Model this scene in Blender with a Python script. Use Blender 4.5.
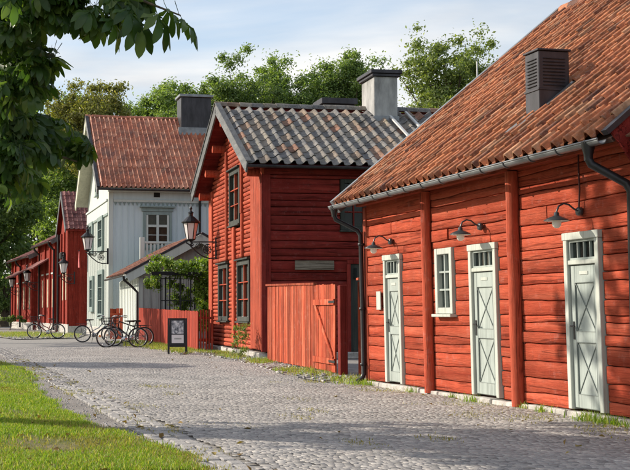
import bpy, math, random
import numpy as np
from mathutils import Vector, Matrix

for o in list(bpy.data.objects):
    bpy.data.objects.remove(o, do_unlink=True)
scene = bpy.context.scene
COL = scene.collection
PI = math.pi
R = math.radians

# ------------------------------------------------------------------ camera
cam_d = bpy.data.cameras.new('camera')
cam_d.sensor_width = 36.0
cam_d.lens = 36.0 * 1250 / 630
cam_d.shift_x = 115.0 / 630
cam_d.clip_start = 0.1
cam_d.clip_end = 3000
cam = bpy.data.objects.new('camera', cam_d)
COL.objects.link(cam)
cam.location = (0, 0, 1.15)
cam.rotation_euler = (R(90) + math.atan(78 / 1250), 0, 0)
scene.camera = cam

# ------------------------------------------------------------------ sky, sun, exposure
SUN_EL = R(27)
sun_to = Vector((-math.cos(SUN_EL) * 0.935, math.cos(SUN_EL) * 0.355, math.sin(SUN_EL)))
world = bpy.data.worlds.new('World')
scene.world = world
world.use_nodes = True
wn = world.node_tree.nodes; wl = world.node_tree.links
wn.clear()
w_out = wn.new('ShaderNodeOutputWorld')
w_bg = wn.new('ShaderNodeBackground')
w_bg.inputs['Strength'].default_value = 0.14
w_sky = wn.new('ShaderNodeTexSky')
w_sky.sky_type = 'NISHITA'
w_sky.sun_disc = False
w_sky.sun_elevation = SUN_EL
w_sky.sun_rotation = math.atan2(sun_to.x, sun_to.y)
w_sky.altitude = 50
w_sky.air_density = 1.0
w_sky.dust_density = 1.2
w_tc = wn.new('ShaderNodeTexCoord')
w_sep = wn.new('ShaderNodeSeparateXYZ')
wl.new(w_tc.outputs['Generated'], w_sep.inputs[0])
# cloud layer: project the view direction on a flat layer overhead
w_add = wn.new('ShaderNodeMath'); w_add.operation = 'ADD'; w_add.inputs[1].default_value = 0.16
wl.new(w_sep.outputs['Z'], w_add.inputs[0])
w_mx = wn.new('ShaderNodeMath'); w_mx.operation = 'MAXIMUM'; w_mx.inputs[1].default_value = 0.05
wl.new(w_add.outputs[0], w_mx.inputs[0])
w_dx = wn.new('ShaderNodeMath'); w_dx.operation = 'DIVIDE'
w_dy = wn.new('ShaderNodeMath'); w_dy.operation = 'DIVIDE'
wl.new(w_sep.outputs['X'], w_dx.inputs[0]); wl.new(w_mx.outputs[0], w_dx.inputs[1])
wl.new(w_sep.outputs['Y'], w_dy.inputs[0]); wl.new(w_mx.outputs[0], w_dy.inputs[1])
w_cmb = wn.new('ShaderNodeCombineXYZ')
wl.new(w_dx.outputs[0], w_cmb.inputs[0]); wl.new(w_dy.outputs[0], w_cmb.inputs[1])
w_map = wn.new('ShaderNodeMapping'); w_map.inputs['Location'].default_value = (3.1, 1.35, 0.4)
w_map.inputs['Scale'].default_value = (0.62, 1.0, 1.0)
wl.new(w_cmb.outputs[0], w_map.inputs['Vector'])
w_no = wn.new('ShaderNodeTexNoise')
w_no.inputs['Scale'].default_value = 1.15; w_no.inputs['Detail'].default_value = 7
w_no.inputs['Roughness'].default_value = 0.52; w_no.inputs['Distortion'].default_value = 0.35
wl.new(w_map.outputs[0], w_no.inputs['Vector'])
w_rmp = wn.new('ShaderNodeValToRGB')
w_rmp.color_ramp.elements[0].position = 0.40; w_rmp.color_ramp.elements[0].color = (0.10, 0.10, 0.10, 1)
w_rmp.color_ramp.elements[1].position = 0.60; w_rmp.color_ramp.elements[1].color = (0.97, 0.97, 0.97, 1)
wl.new(w_no.outputs['Fac'], w_rmp.inputs['Fac'])
w_no2 = wn.new('ShaderNodeTexNoise')
w_no2.inputs['Scale'].default_value = 2.6; w_no2.inputs['Detail'].default_value = 6
wl.new(w_map.outputs[0], w_no2.inputs['Vector'])
w_cc = wn.new('ShaderNodeValToRGB')
w_cc.color_ramp.elements[0].position = 0.34; w_cc.color_ramp.elements[0].color = (3.3, 3.6, 4.0, 1)
w_cc.color_ramp.elements[1].position = 0.62; w_cc.color_ramp.elements[1].color = (5.6, 5.5, 5.35, 1)
wl.new(w_no2.outputs['Fac'], w_cc.inputs['Fac'])
w_mix = wn.new('ShaderNodeMixRGB')
wl.new(w_rmp.outputs['Color'], w_mix.inputs['Fac'])
wl.new(w_sky.outputs['Color'], w_mix.inputs['Color1'])
wl.new(w_cc.outputs['Color'], w_mix.inputs['Color2'])
wl.new(w_mix.outputs['Color'], w_bg.inputs['Color'])
wl.new(w_bg.outputs[0], w_out.inputs['Surface'])

sun_d = bpy.data.lights.new('sun', 'SUN')
sun_d.energy = 4.6
sun_d.angle = R(0.55)
sun_d.color = (1.0, 0.90, 0.76)
sun = bpy.data.objects.new('sun', sun_d)
COL.objects.link(sun)
sun.rotation_euler = sun_to.to_track_quat('Z', 'Y').to_euler()

vs = scene.view_settings
vs.view_transform = 'Standard'
vs.look = 'None'
vs.gamma = 1.0
vs.use_curve_mapping = False
vs.exposure = 0.42

# ------------------------------------------------------------------ materials
def N(nt, typ, **kw):
    n = nt.nodes.new(typ)
    for k, v in kw.items():
        setattr(n, k, v)
    return n

def base_mat(name):
    m = bpy.data.materials.new(name)
    m.use_nodes = True
    nt = m.node_tree
    b = nt.nodes['Principled BSDF']
    return m, nt, b

def ramp(nt, pairs, interp='LINEAR'):
    r = N(nt, 'ShaderNodeValToRGB')
    cr = r.color_ramp
    cr.interpolation = interp
    while len(cr.elements) < len(pairs):
        cr.elements.new(0.5)
    for e, (p, c) in zip(cr.elements, pairs):
        e.position = p
        e.color = (c[0], c[1], c[2], 1) if not isinstance(c, (int, float)) else (c, c, c, 1)
    return r

def texmap(nt, scale=(1, 1, 1), coord='Object', rnd=True):
    tc = N(nt, 'ShaderNodeTexCoord')
    mp = N(nt, 'ShaderNodeMapping')
    mp.inputs['Scale'].default_value = scale
    nt.links.new(tc.outputs[coord], mp.inputs['Vector'])
    if rnd:
        oi = N(nt, 'ShaderNodeObjectInfo')
        mu = N(nt, 'ShaderNodeMath', operation='MULTIPLY'); mu.inputs[1].default_value = 37.0
        nt.links.new(oi.outputs['Random'], mu.inputs[0])
        cb = N(nt, 'ShaderNodeCombineXYZ')
        for i in range(3):
            nt.links.new(mu.outputs[0], cb.inputs[i])
        nt.links.new(cb.outputs[0], mp.inputs['Location'])
    return mp

def noise(nt, vec, scale, detail=4, rough=0.55):
    n = N(nt, 'ShaderNodeTexNoise')
    n.inputs['Scale'].default_value = scale
    n.inputs['Detail'].default_value = detail
    n.inputs['Roughness'].default_value = rough
    nt.links.new(vec.outputs[0], n.inputs['Vector'])
    return n

def mixc(nt, fac, a, b, mode='MIX'):
    m = N(nt, 'ShaderNodeMixRGB', blend_type=mode)
    for key, val in (('Fac', fac), ('Color1', a), ('Color2', b)):
        if isinstance(val, (int, float)):
            m.inputs[key].default_value = val if key == 'Fac' else (val, val, val, 1)
        elif isinstance(val, tuple):
            m.inputs[key].default_value = (val[0], val[1], val[2], 1)
        else:
            nt.links.new(val, m.inputs[key])
    return m

def unit_random(nt):
    """random number for each object and each loose island"""
    oi = N(nt, 'ShaderNodeObjectInfo')
    ge = N(nt, 'ShaderNodeNewGeometry')
    ad = N(nt, 'ShaderNodeMath', operation='ADD')
    nt.links.new(oi.outputs['Random'], ad.inputs[0])
    nt.links.new(ge.outputs['Random Per Island'], ad.inputs[1])
    fr = N(nt, 'ShaderNodeMath', operation='FRACT')
    nt.links.new(ad.outputs[0], fr.inputs[0])
    return fr

def wood_mat(name, dark, mid, light, axis='x', rough=0.8, bump=0.35, crack=0.55, vary=0.25, grain=26.0):
    """painted, weathered timber: grain and cracks run along the axis"""
    m, nt, b = base_mat(name)
    st = {'x': (0.55, 9, 9), 'y': (9, 0.55, 9), 'z': (9, 9, 0.55)}[axis]
    mp = texmap(nt, st)
    n1 = noise(nt, mp, 1.0, 6, 0.62)
    r1 = ramp(nt, [(0.28, dark), (0.5, mid), (0.76, light)])
    nt.links.new(n1.outputs['Fac'], r1.inputs['Fac'])
    mp2 = texmap(nt, (1, 1, 1))
    n2 = noise(nt, mp2, 2.2, 5, 0.6)
    r2 = ramp(nt, [(0.3, 1 - 0.5 * min(0.6, crack)), (0.62, 1 + .14 * min(.6, crack))])
    nt.links.new(n2.outputs['Fac'], r2.inputs['Fac'])
    c = mixc(nt, 1.0, r1.outputs[0], r2.outputs[0], 'MULTIPLY')
    ur = unit_random(nt)
    mr = N(nt, 'ShaderNodeMapRange')
    mr.inputs['To Min'].default_value = 1 - vary; mr.inputs['To Max'].default_value = 1 + vary * 0.6
    nt.links.new(ur.outputs[0], mr.inputs['Value'])
    c2 = mixc(nt, 1.0, c.outputs[0], mr.outputs[0], 'MULTIPLY')
    s3 = {'x': (0.9, grain, grain), 'y': (grain, 0.9, grain), 'z': (grain, grain, 0.9)}[axis]
    mp3 = texmap(nt, s3)
    n3 = noise(nt, mp3, 1.0, 5, 0.65)
    r3 = ramp(nt, [(0.27, 0.0), (0.35, 1.0)])
    nt.links.new(n3.outputs['Fac'], r3.inputs['Fac'])
    inv = N(nt, 'ShaderNodeMath', operation='SUBTRACT'); inv.inputs[0].default_value = 1.0
    nt.links.new(r3.outputs[0], inv.inputs[1])
    mu = N(nt, 'ShaderNodeMath', operation='MULTIPLY'); mu.inputs[1].default_value = crack
    nt.links.new(inv.outputs[0], mu.inputs[0])
    dk = tuple(x * 0.28 for x in dark)
    c3 = mixc(nt, mu.outputs[0], c2.outputs[0], dk)
    s4 = {'x': (0.16, 6.5, 6.5), 'y': (6.5, 0.16, 6.5), 'z': (6.5, 6.5, 0.16)}[axis]
    mp4 = texmap(nt, s4)
    n4 = noise(nt, mp4, 1.0, 4, 0.5)
    sb = N(nt, 'ShaderNodeMath', operation='SUBTRACT'); sb.inputs[1].default_value = 0.46
    nt.links.new(n4.outputs['Fac'], sb.inputs[0])
    ab = N(nt, 'ShaderNodeMath', operation='ABSOLUTE'); nt.links.new(sb.outputs[0], ab.inputs[0])
    r4 = ramp(nt, [(0.004, min(1.0, crack * 1.5)), (0.016, 0.0)])
    nt.links.new(ab.outputs[0], r4.inputs['Fac'])
    c4 = mixc(nt, r4.outputs[0], c3.outputs[0], dk)
    n5 = noise(nt, mp2, 7.0, 6, 0.7)
    r5_ = ramp(nt, [(0.56, 0.0), (0.74, 0.55 * min(1.0, crack * 1.4))])
    nt.links.new(n5.outputs['Fac'], r5_.inputs['Fac'])
    pale = tuple(min(1, x * 0.65 + 0.30 * light[0]) for x in light)
    c5 = mixc(nt, r5_.outputs[0], c4.outputs[0], pale)
    nt.links.new(c5.outputs[0], b.inputs['Base Color'])
    b.inputs['Roughness'].default_value = rough
    b.inputs['Specular IOR Level'].default_value = 0.25
    s6 = {'x': (5, 130, 130), 'y': (130, 5, 130), 'z': (130, 130, 5)}[axis]
    mp6 = texmap(nt, s6)
    n6 = noise(nt, mp6, 1.0, 3, 0.6)
    r6 = ramp(nt, [(0.3, 1 - .55 * min(.6, crack)), (0.7, 1 + .35 * min(.6, crack))])
    nt.links.new(n6.outputs['Fac'], r6.inputs['Fac'])
    c6 = mixc(nt, 1.0, c5.outputs[0], r6.outputs[0], 'MULTIPLY')
    nt.links.new(c6.outputs[0], b.inputs['Base Color'])
    b.inputs['Specular IOR Level'].default_value = 0.12 if crack > .3 else .25
    ad = N(nt, 'ShaderNodeMath', operation='ADD')
    nt.links.new(n3.outputs['Fac'], ad.inputs[0]); nt.links.new(n6.outputs['Fac'], ad.inputs[1])
    bp = N(nt, 'ShaderNodeBump')
    bp.inputs['Strength'].default_value = bump; bp.inputs['Distance'].default_value = 0.02
    nt.links.new(ad.outputs[0], bp.inputs['Height'])
    nt.links.new(bp.outputs[0], b.inputs['Normal'])
    return m

def plain_mat(name, col, rough=0.6, vary=0.2, scale=6.0, metal=0.0, bump=0.1, spec=0.4, aniso=(1, 1, 1)):
    m, nt, b = base_mat(name)
    mp = texmap(nt, aniso)
    n = noise(nt, mp, scale, 5, 0.6)
    lo = tuple(c * (1 - vary) for c in col); hi = tuple(min(1, c * (1 + vary)) for c in col)
    r = ramp(nt, [(0.3, lo), (0.7, hi)])
    nt.links.new(n.outputs['Fac'], r.inputs['Fac'])
    nt.links.new(r.outputs[0], b.inputs['Base Color'])
    b.inputs['Roughness'].default_value = rough
    b.inputs['Metallic'].default_value = metal
    b.inputs['Specular IOR Level'].default_value = spec
    if bump:
        n4 = noise(nt, mp, scale * 5, 4, 0.6)
        bp = N(nt, 'ShaderNodeBump')
        bp.inputs['Strength'].default_value = bump; bp.inputs['Distance'].default_value = 0.01
        nt.links.new(n4.outputs['Fac'], bp.inputs['Height'])
        nt.links.new(bp.outputs[0], b.inputs['Normal'])
    return m

def tile_mat(name, pairs, rough=0.75, lichen=(0.5, 0.48, 0.40), lich=0.25, streak=0.5, spec=0.3, moss=(0.13, 0.085, 0.045)):
    m, nt, b = base_mat(name)
    ur = unit_random(nt)
    r = ramp(nt, pairs)
    nt.links.new(ur.outputs[0], r.inputs['Fac'])
    mp = texmap(nt, (1, 1, 1))
    n = noise(nt, mp, 9.0, 6, 0.62)
    rr = ramp(nt, [(0.32, 1 - streak), (0.66, 1.12)])
    nt.links.new(n.outputs['Fac'], rr.inputs['Fac'])
    c = mixc(nt, 1.0, r.outputs[0], rr.outputs[0], 'MULTIPLY')
    n2 = noise(nt, mp, 30.0, 5, 0.65)
    r2 = ramp(nt, [(0.52, 0.0), (0.68, lich)])
    nt.links.new(n2.outputs['Fac'], r2.inputs['Fac'])
    c2 = mixc(nt, r2.outputs[0], c.outputs[0], lichen)
    ge = N(nt, 'ShaderNodeNewGeometry')
    mpw = N(nt, 'ShaderNodeMapping'); mpw.inputs['Scale'].default_value = (1.0, 1.0, .45)
    nt.links.new(ge.outputs['Position'], mpw.inputs['Vector'])
    nw1 = noise(nt, mpw, 1.5, 6, .65)
    rw = ramp(nt, [(.34, .52), (.5, .95), (.68, 1.18)])
    nt.links.new(nw1.outputs['Fac'], rw.inputs['Fac'])
    c3 = mixc(nt, 1.0, c2.outputs[0], rw.outputs[0], 'MULTIPLY')
    nw2 = noise(nt, mpw, 3.1, 7, .7)
    rm = ramp(nt, [(.58, 0.0), (.70, .55)])
    nt.links.new(nw2.outputs['Fac'], rm.inputs['Fac'])
    c4 = mixc(nt, rm.outputs[0], c3.outputs[0], moss)
    nt.links.new(c4.outputs[0], b.inputs['Base Color'])
    b.inputs['Roughness'].default_value = rough
    b.inputs['Specular IOR Level'].default_value = spec
    bp = N(nt, 'ShaderNodeBump')
    bp.inputs['Strength'].default_value = 0.25; bp.inputs['Distance'].default_value = 0.01
    nt.links.new(n2.outputs['Fac'], bp.inputs['Height'])
    nt.links.new(bp.outputs[0], b.inputs['Normal'])
    return m

def leaf_mat(name, pairs, trans=0.35, rough=0.5, spec=0.35):
    m, nt, b = base_mat(name)
    ur = unit_random(nt)
    r = ramp(nt, pairs)
    nt.links.new(ur.outputs[0], r.inputs['Fac'])
    nt.links.new(r.outputs[0], b.inputs['Base Color'])
    b.inputs['Roughness'].default_value = rough
    b.inputs['Specular IOR Level'].default_value = spec
    tl = N(nt, 'ShaderNodeBsdfTranslucent')
    hs = mixc(nt, 1.0, r.outputs[0], (1.6, 1.7, 0.5), 'MULTIPLY')
    nt.links.new(hs.outputs[0], tl.inputs['Color'])
    ms = N(nt, 'ShaderNodeMixShader'); ms.inputs[0].default_value = trans
    nt.links.new(b.outputs[0], ms.inputs[1]); nt.links.new(tl.outputs[0], ms.inputs[2])
    nt.links.new(ms.outputs[0], nt.nodes['Material Output'].inputs['Surface'])
    return m

def glass_mat(name, tint=(0.8, 0.86, 0.86), through=0.74, rough=0.03):
    m, nt, b = base_mat(name)
    b.inputs['Base Color'].default_value = (0.02, 0.025, 0.025, 1)
    b.inputs['Roughness'].default_value = rough
    b.inputs['Specular IOR Level'].default_value = 0.7
    tr = N(nt, 'ShaderNodeBsdfTransparent'); tr.inputs['Color'].default_value = (*tint, 1)
    ms = N(nt, 'ShaderNodeMixShader'); ms.inputs[0].default_value = through
    nt.links.new(b.outputs[0], ms.inputs[1]); nt.links.new(tr.outputs[0], ms.inputs[2])
    nt.links.new(ms.outputs[0], nt.nodes['Material Output'].inputs['Surface'])
    return m

M = {}
RED = ((0.34, 0.050, 0.025), (0.44, 0.082, 0.042), (0.53, 0.132, 0.075))
RED_SHADE = ((0.16, 0.017, 0.014), (0.215, 0.026, 0.021), (0.28, 0.042, 0.031))  # red of the sides out of the sun, shade put into the colour
M['log'] = wood_mat('red_log_paint', *RED, axis='x', bump=0.7, crack=0.42, rough=.95)
M['log_dark'] = wood_mat('shaded_red_plank', *RED_SHADE, axis='x', bump=0.5, crack=0.5)
M['log_y'] = wood_mat('red_gable_log_paint', *RED, axis='y', bump=0.6, crack=0.45)
M['row_v'] = wood_mat('row_house_shaded_red', (0.24, 0.024, 0.016), (0.32, 0.038, 0.024), (0.40, 0.06, 0.036), axis='z', bump=0.4, crack=0.4)  # tree shade on the row partly put into this darker red
M['red_v'] = wood_mat('red_upright_timber', *RED, axis='z', bump=0.4, crack=0.45)
M['redd_v'] = wood_mat('shaded_red_upright', *RED_SHADE, axis='z', bump=0.4, crack=0.4)
M['fence_red'] = wood_mat('sun_bleached_red_board', (0.27, 0.034, 0.016), (0.46, 0.088, 0.040), (0.60, 0.20, 0.115), axis='z', bump=0.45, crack=0.5, vary=0.4)
M['fence_dark'] = wood_mat('old_red_fence_board', (0.22, 0.028, 0.016), (0.32, 0.045, 0.026), (0.40, 0.075, 0.045), axis='z', bump=0.4, crack=0.35)
M['core'] = plain_mat('dark_wall_core', (0.035, 0.012, 0.009), 0.95, 0.3)
M['door'] = wood_mat('pale_grey_green_door_paint', (0.30, 0.345, 0.325), (0.37, 0.42, 0.395), (0.43, 0.475, 0.45), axis='z', rough=0.5, bump=0.15, crack=0.22, vary=0.05)
M['frame_white'] = wood_mat('off_white_frame_paint', (0.40, 0.43, 0.385), (0.49, 0.52, 0.47), (0.56, 0.585, 0.53), axis='z', rough=0.55, bump=0.15, crack=0.15, vary=0.05)
M['lath'] = plain_mat('grey_with_lath_shadow', (0.22, 0.25, 0.235), 0.6, 0.15)  # door lath shadow lines put into the colour; also hinges, sign strokes
M['iron'] = plain_mat('black_wrought_iron', (0.018, 0.018, 0.02), 0.45, 0.3, metal=0.2)
M['dark_metal'] = plain_mat('black_sheet_metal', (0.032, 0.029, 0.034), 0.45, 0.6, scale=2.4, aniso=(2, 2, .5), metal=0.25, spec=0.5)
M['pipe'] = plain_mat('black_downpipe', (0.022, 0.022, 0.026), 0.38, 0.3, metal=0.2, spec=0.5)
M['zinc'] = plain_mat('weathered_zinc', (0.22, 0.23, 0.24), 0.42, 0.25, scale=4, metal=0.55)
M['barge'] = wood_mat('grey_barge_board', (0.10, 0.105, 0.11), (0.15, 0.155, 0.16), (0.21, 0.21, 0.21), axis='y', bump=0.3, crack=0.25)
M['enamel'] = plain_mat('dark_lamp_enamel', (0.05, 0.055, 0.06), 0.3, 0.2, spec=0.6)
M['enamel_in'] = plain_mat('white_lamp_enamel', (0.7, 0.7, 0.66), 0.3, 0.1)
M['bulb'] = plain_mat('frosted_bulb_glass', (0.85, 0.82, 0.74), 0.2, 0.05, bump=0)
M['glass'] = glass_mat('window_glass')
M['lantern_glass'] = plain_mat('frosted_lantern_glass', (0.66, 0.62, 0.62), 0.2, 0.06, bump=0)
M['lantern_milk'] = plain_mat('milky_lantern_pane', (0.72, 0.68, 0.66), 0.25, 0.08, bump=0)
M['curtain'] = plain_mat('pale_curtain', (0.52, 0.46, 0.44), 0.9, 0.25, scale=8, aniso=(1, 1, 0.15))
M['curtain_b'] = plain_mat('brown_curtain', (0.26, 0.14, 0.07), 0.9, 0.4, scale=6)
M['dark_room'] = plain_mat('dark_interior', (0.012, 0.012, 0.013), 0.9, 0.2)
M['greenblack'] = wood_mat('dark_green_window_frame', (0.030, 0.034, 0.030), (0.05, 0.056, 0.05), (0.085, 0.09, 0.08), axis='z', bump=0.2, crack=0.2)
M['stone'] = plain_mat('pale_plinth_stone', (0.42, 0.40, 0.37), 0.9, 0.35, scale=7, bump=0.5)
M['tile_orange'] = tile_mat('orange_clay_tile', [(0.0, (0.24, 0.080, 0.040)), (0.2, (0.42, 0.150, 0.066)), (0.5, (0.53, 0.205, 0.092)), (0.78, (0.43, 0.150, 0.070)), (0.94, (0.52, 0.27, 0.15)), (1.0, (0.16, 0.06, 0.04))], lich=0.2, streak=0.55)
M['tile_mixed'] = tile_mat('weathered_grey_tile', [(0.0, (0.15, 0.15, 0.155)), (0.4, (0.195, 0.185, 0.175)), (0.7, (0.245, 0.215, 0.18)), (0.88, (0.26, 0.19, 0.14)), (0.96, (0.27, 0.155, 0.105)), (1.0, (0.29, 0.135, 0.085))], lichen=(0.48, 0.45, 0.37), lich=0.4, streak=0.4, moss=(0.20, 0.19, 0.09))
M['tile_red'] = tile_mat('brick_red_tile', [(0.0, (0.37, 0.10, 0.045)), (0.5, (0.52, 0.17, 0.08)), (0.85, (0.58, 0.25, 0.145)), (1.0, (0.30, 0.10, 0.06))], lich=0.15, streak=0.3, rough=0.5, spec=0.5)
M['tile_violet'] = tile_mat('violet_brown_tile', [(0.0, (0.14, 0.05, 0.05)), (0.5, (0.22, 0.075, 0.07)), (1.0, (0.27, 0.12, 0.11))], lich=0.1, streak=0.3)
M['tile_brown'] = tile_mat('dull_brown_tile', [(0.0, (0.15, 0.055, 0.035)), (0.5, (0.23, 0.085, 0.052)), (1.0, (0.30, 0.13, 0.085))], lich=0.2, streak=0.4)
M['tile_under'] = plain_mat('dark_roof_underlay', (0.05, 0.025, 0.018), 0.9, 0.3)
M['pale_board'] = wood_mat('shade_blue_house_board', (0.46, 0.55, 0.58), (0.51, 0.60, 0.63), (0.55, 0.64, 0.67), axis='z', rough=0.6, bump=0.12, crack=0.04, vary=0.05)  # house paint with the bluish shade of the front wall put in
M['white_board'] = wood_mat('white_house_paint', (0.47, 0.51, 0.48), (0.53, 0.57, 0.54), (0.57, 0.61, 0.58), axis='z', rough=0.6, bump=0.12, crack=0.05, vary=0.05)
M['shutter'] = plain_mat('dull_cream_shutter', (0.34, 0.29, 0.20), .8, .35, scale=4)
M['cream'] = wood_mat('cream_soffit_paint', (0.55, 0.54, 0.42), (0.64, 0.62, 0.49), (0.70, 0.68, 0.55), axis='y', rough=0.6, bump=0.15, crack=0.2, vary=0.05)
M['bluegreen'] = wood_mat('grey_green_trim_paint', (0.17, 0.22, 0.21), (0.22, 0.28, 0.27), (0.26, 0.33, 0.31), axis='z', rough=0.6, bump=0.15, crack=0.05, vary=0.05)
M['grey_board'] = wood_mat('grey_shed_board', (0.28, 0.29, 0.28), (0.36, 0.37, 0.36), (0.42, 0.43, 0.41), axis='z', rough=0.7, bump=0.25, crack=0.25, vary=0.12)
M['plaster'] = plain_mat('grey_chimney_plaster', (0.31, 0.31, 0.305), 0.85, 0.42, scale=2.2, bump=0.5, aniso=(2, 2, .6))
M['old_plank'] = wood_mat('bare_grey_plank', (0.20, 0.16, 0.115), (0.29, 0.245, 0.19), (0.38, 0.33, 0.27), axis='x', bump=0.5, crack=0.5)
M['cable'] = plain_mat('dark_red_cable', (0.06, 0.012, 0.01), 0.7, 0.2)
M['bark'] = plain_mat('brown_bark', (0.10, 0.075, 0.05), 0.95, 0.45, scale=9, bump=0.8, aniso=(2, 2, 0.4))
M['rubber'] = plain_mat('black_rubber', (0.02, 0.02, 0.02), 0.75, 0.2)
M['chrome'] = plain_mat('brushed_steel', (0.55, 0.55, 0.55), 0.25, 0.1, metal=0.9)
M['leather'] = plain_mat('black_saddle', (0.02, 0.018, 0.016), 0.5, 0.2)

# ------------------------------------------------------------------ mesh helpers
class MB:
    def __init__(s):
        s.v = []; s.f = []; s.sm = []
    def add(s, vs_, fs, smooth=False):
        k = len(s.v)
        s.v.extend([tuple(p) for p in vs_])
        for f in fs:
            s.f.append(tuple(i + k for i in f)); s.sm.append(smooth)
        return s
    def box(s, x0, x1, y0, y1, z0, z1):
        vs_ = [(x0, y0, z0), (x1, y0, z0), (x1, y1, z0), (x0, y1, z0), (x0, y0, z1), (x1, y0, z1), (x1, y1, z1), (x0, y1, z1)]
        return s.add(vs_, [(0, 3, 2, 1), (4, 5, 6, 7), (0, 1, 5, 4), (1, 2, 6, 5), (2, 3, 7, 6), (3, 0, 4, 7)])
    def cbox(s, x0, x1, y0, y1, z0, z1, b=0.006):
        """box with chamfered edges"""
        lo = (x0, y0, z0); hi = (x1, y1, z1)
        b = min(b, (x1 - x0) * .45, (y1 - y0) * .45, (z1 - z0) * .45)
        vs_ = []; idx = {}
        for sx in (0, 1):
            for sy in (0, 1):
                for sz in (0, 1):
                    sg = (sx, sy, sz)
                    for ax in range(3):
                        p = []
                        for i in range(3):
                            e = hi[i] if sg[i] else lo[i]
                            if i != ax:
                                e += -b if sg[i] else b
                            p.append(e)
                        idx[(sg, ax)] = len(vs_); vs_.append(tuple(p))
        fs = []
        for ax in range(3):
            a, c = [i for i in range(3) if i != ax]
            for sd in (0, 1):
                q = []
                for (p, r_) in ((0, 0), (1, 0), (1, 1), (0, 1)):
                    sg = [0, 0, 0]; sg[ax] = sd; sg[a] = p; sg[c] = r_
                    q.append(idx[(tuple(sg), ax)])
                fs.append(tuple(q))
        for ax in range(3):
            a, c = [i for i in range(3) if i != ax]
            for p in (0, 1):
                for r_ in (0, 1):
                    s0 = [0, 0, 0]; s1 = [0, 0, 0]
                    s0[ax] = 0; s1[ax] = 1; s0[a] = s1[a] = p; s0[c] = s1[c] = r_
                    s0 = tuple(s0); s1 = tuple(s1)
                    fs.append((idx[(s0, a)], idx[(s1, a)], idx[(s1, c)], idx[(s0, c)]))
        for sx in (0, 1):
            for sy in (0, 1):
                for sz in (0, 1):
                    fs.append(tuple(idx[((sx, sy, sz), k)] for k in range(3)))
        return s.add(vs_, fs)
    def prism(s, poly, d0, d1, plane='yz'):
        """polygon in a plane pushed along the third axis"""
        n = len(poly)
        def P(a, b, d):
            return {'yz': (d, a, b), 'xz': (a, d, b), 'xy': (a, b, d)}[plane]
        vs_ = [P(a, b, d0) for a, b in poly] + [P(a, b, d1) for a, b in poly]
        fs = [tuple(range(n))[::-1], tuple(range(n, 2 * n))]
        for i in range(n):
            j = (i + 1) % n
            fs.append((i, j, n + j, n + i))
        return s.add(vs_, fs)
    def bar(s, p0, p1, w, h, up=(0, 0, 1)):
        p0 = Vector(p0); p1 = Vector(p1)
        d = (p1 - p0).normalized(); u = Vector(up)
        r_ = d.cross(u)
        if r_.length < 1e-4:
            r_ = d.cross(Vector((1, 0, 0)))
        r_.normalize(); u = r_.cross(d).normalized()
        r_ = r_ * (w / 2); u = u * (h / 2)
        vs_ = [p0 - r_ - u, p0 + r_ - u, p0 + r_ + u, p0 - r_ + u, p1 - r_ - u, p1 + r_ - u, p1 + r_ + u, p1 - r_ + u]
        return s.add(vs_, [(0, 1, 2, 3), (7, 6, 5, 4), (0, 4, 5, 1), (1, 5, 6, 2), (2, 6, 7, 3), (3, 7, 4, 0)])
    def tube(s, path, r, n=8, caps=True):
        path = [Vector(p) for p in path]
        rs = r if isinstance(r, (list, tuple)) else [r] * len(path)
        rings = []; prev = None
        for i, p in enumerate(path):
            if i == 0: d = path[1] - path[0]
            elif i == len(path) - 1: d = path[-1] - path[-2]
            else: d = (path[i + 1] - path[i]).normalized() + (path[i] - path[i - 1]).normalized()
            if d.length < 1e-6: d = Vector((0, 0, 1))
            d.normalize()
            if prev is None:
                a = d.orthogonal().normalized()
            else:
                a = prev - d * prev.dot(d)
                if a.length < 1e-5: a = d.orthogonal()
                a.normalize()
            prev = a
            b = d.cross(a)
            rings.append([p + (a * math.cos(2 * PI * k / n) + b * math.sin(2 * PI * k / n)) * rs[i] for k in range(n)])
        vs_ = [q for rg in rings for q in rg]
        fs = []
        for i in range(len(rings) - 1):
            for k in range(n):
                k2 = (k + 1) % n
                fs.append((i * n + k, i * n + k2, (i + 1) * n + k2, (i + 1) * n + k))
        s.add(vs_, fs, True)
        if caps:
            s.add(rings[0], [tuple(range(n))[::-1]]); s.add(rings[-1], [tuple(range(n))])
        return s
    def lathe(s, prof, n=12, c=(0, 0, 0), smooth=True, axis='z'):
        vs_ = []; fs = []
        for (r_, z) in prof:
            for k in range(n):
                a = 2 * PI * k / n
                if axis == 'z': q = (c[0] + r_ * math.cos(a), c[1] + r_ * math.sin(a), c[2] + z)
                elif axis == 'y': q = (c[0] + r_ * math.cos(a), c[1] + z, c[2] + r_ * math.sin(a))
                else: q = (c[0] + z, c[1] + r_ * math.cos(a), c[2] + r_ * math.sin(a))
                vs_.append(q)
        for i in range(len(prof) - 1):
            for k in range(n):
                k2 = (k + 1) % n
                fs.append((i * n + k, i * n + k2, (i + 1) * n + k2, (i + 1) * n + k))
        return s.add(vs_, fs, smooth)
    def torus(s, c, R0, r, n=28, m=6, axis='y'):
        vs_ = []; fs = []
        for i in range(n):
            a = 2 * PI * i / n
            for j in range(m):
                b = 2 * PI * j / m
                rr = R0 + r * math.cos(b); h = r * math.sin(b)
                vs_.append((c[0] + rr * math.cos(a), c[1] + h, c[2] + rr * math.sin(a)) if axis == 'y' else
                           (c[0] + rr * math.cos(a), c[1] + rr * math.sin(a), c[2] + h))
        for i in range(n):
            for j in range(m):
                i2 = (i + 1) % n; j2 = (j + 1) % m
                fs.append((i * m + j, i2 * m + j, i2 * m + j2, i * m + j2))
        return s.add(vs_, fs, True)
    def warp(s, fn):
        s.v = [tuple(fn(*p)) for p in s.v]; return s
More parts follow.
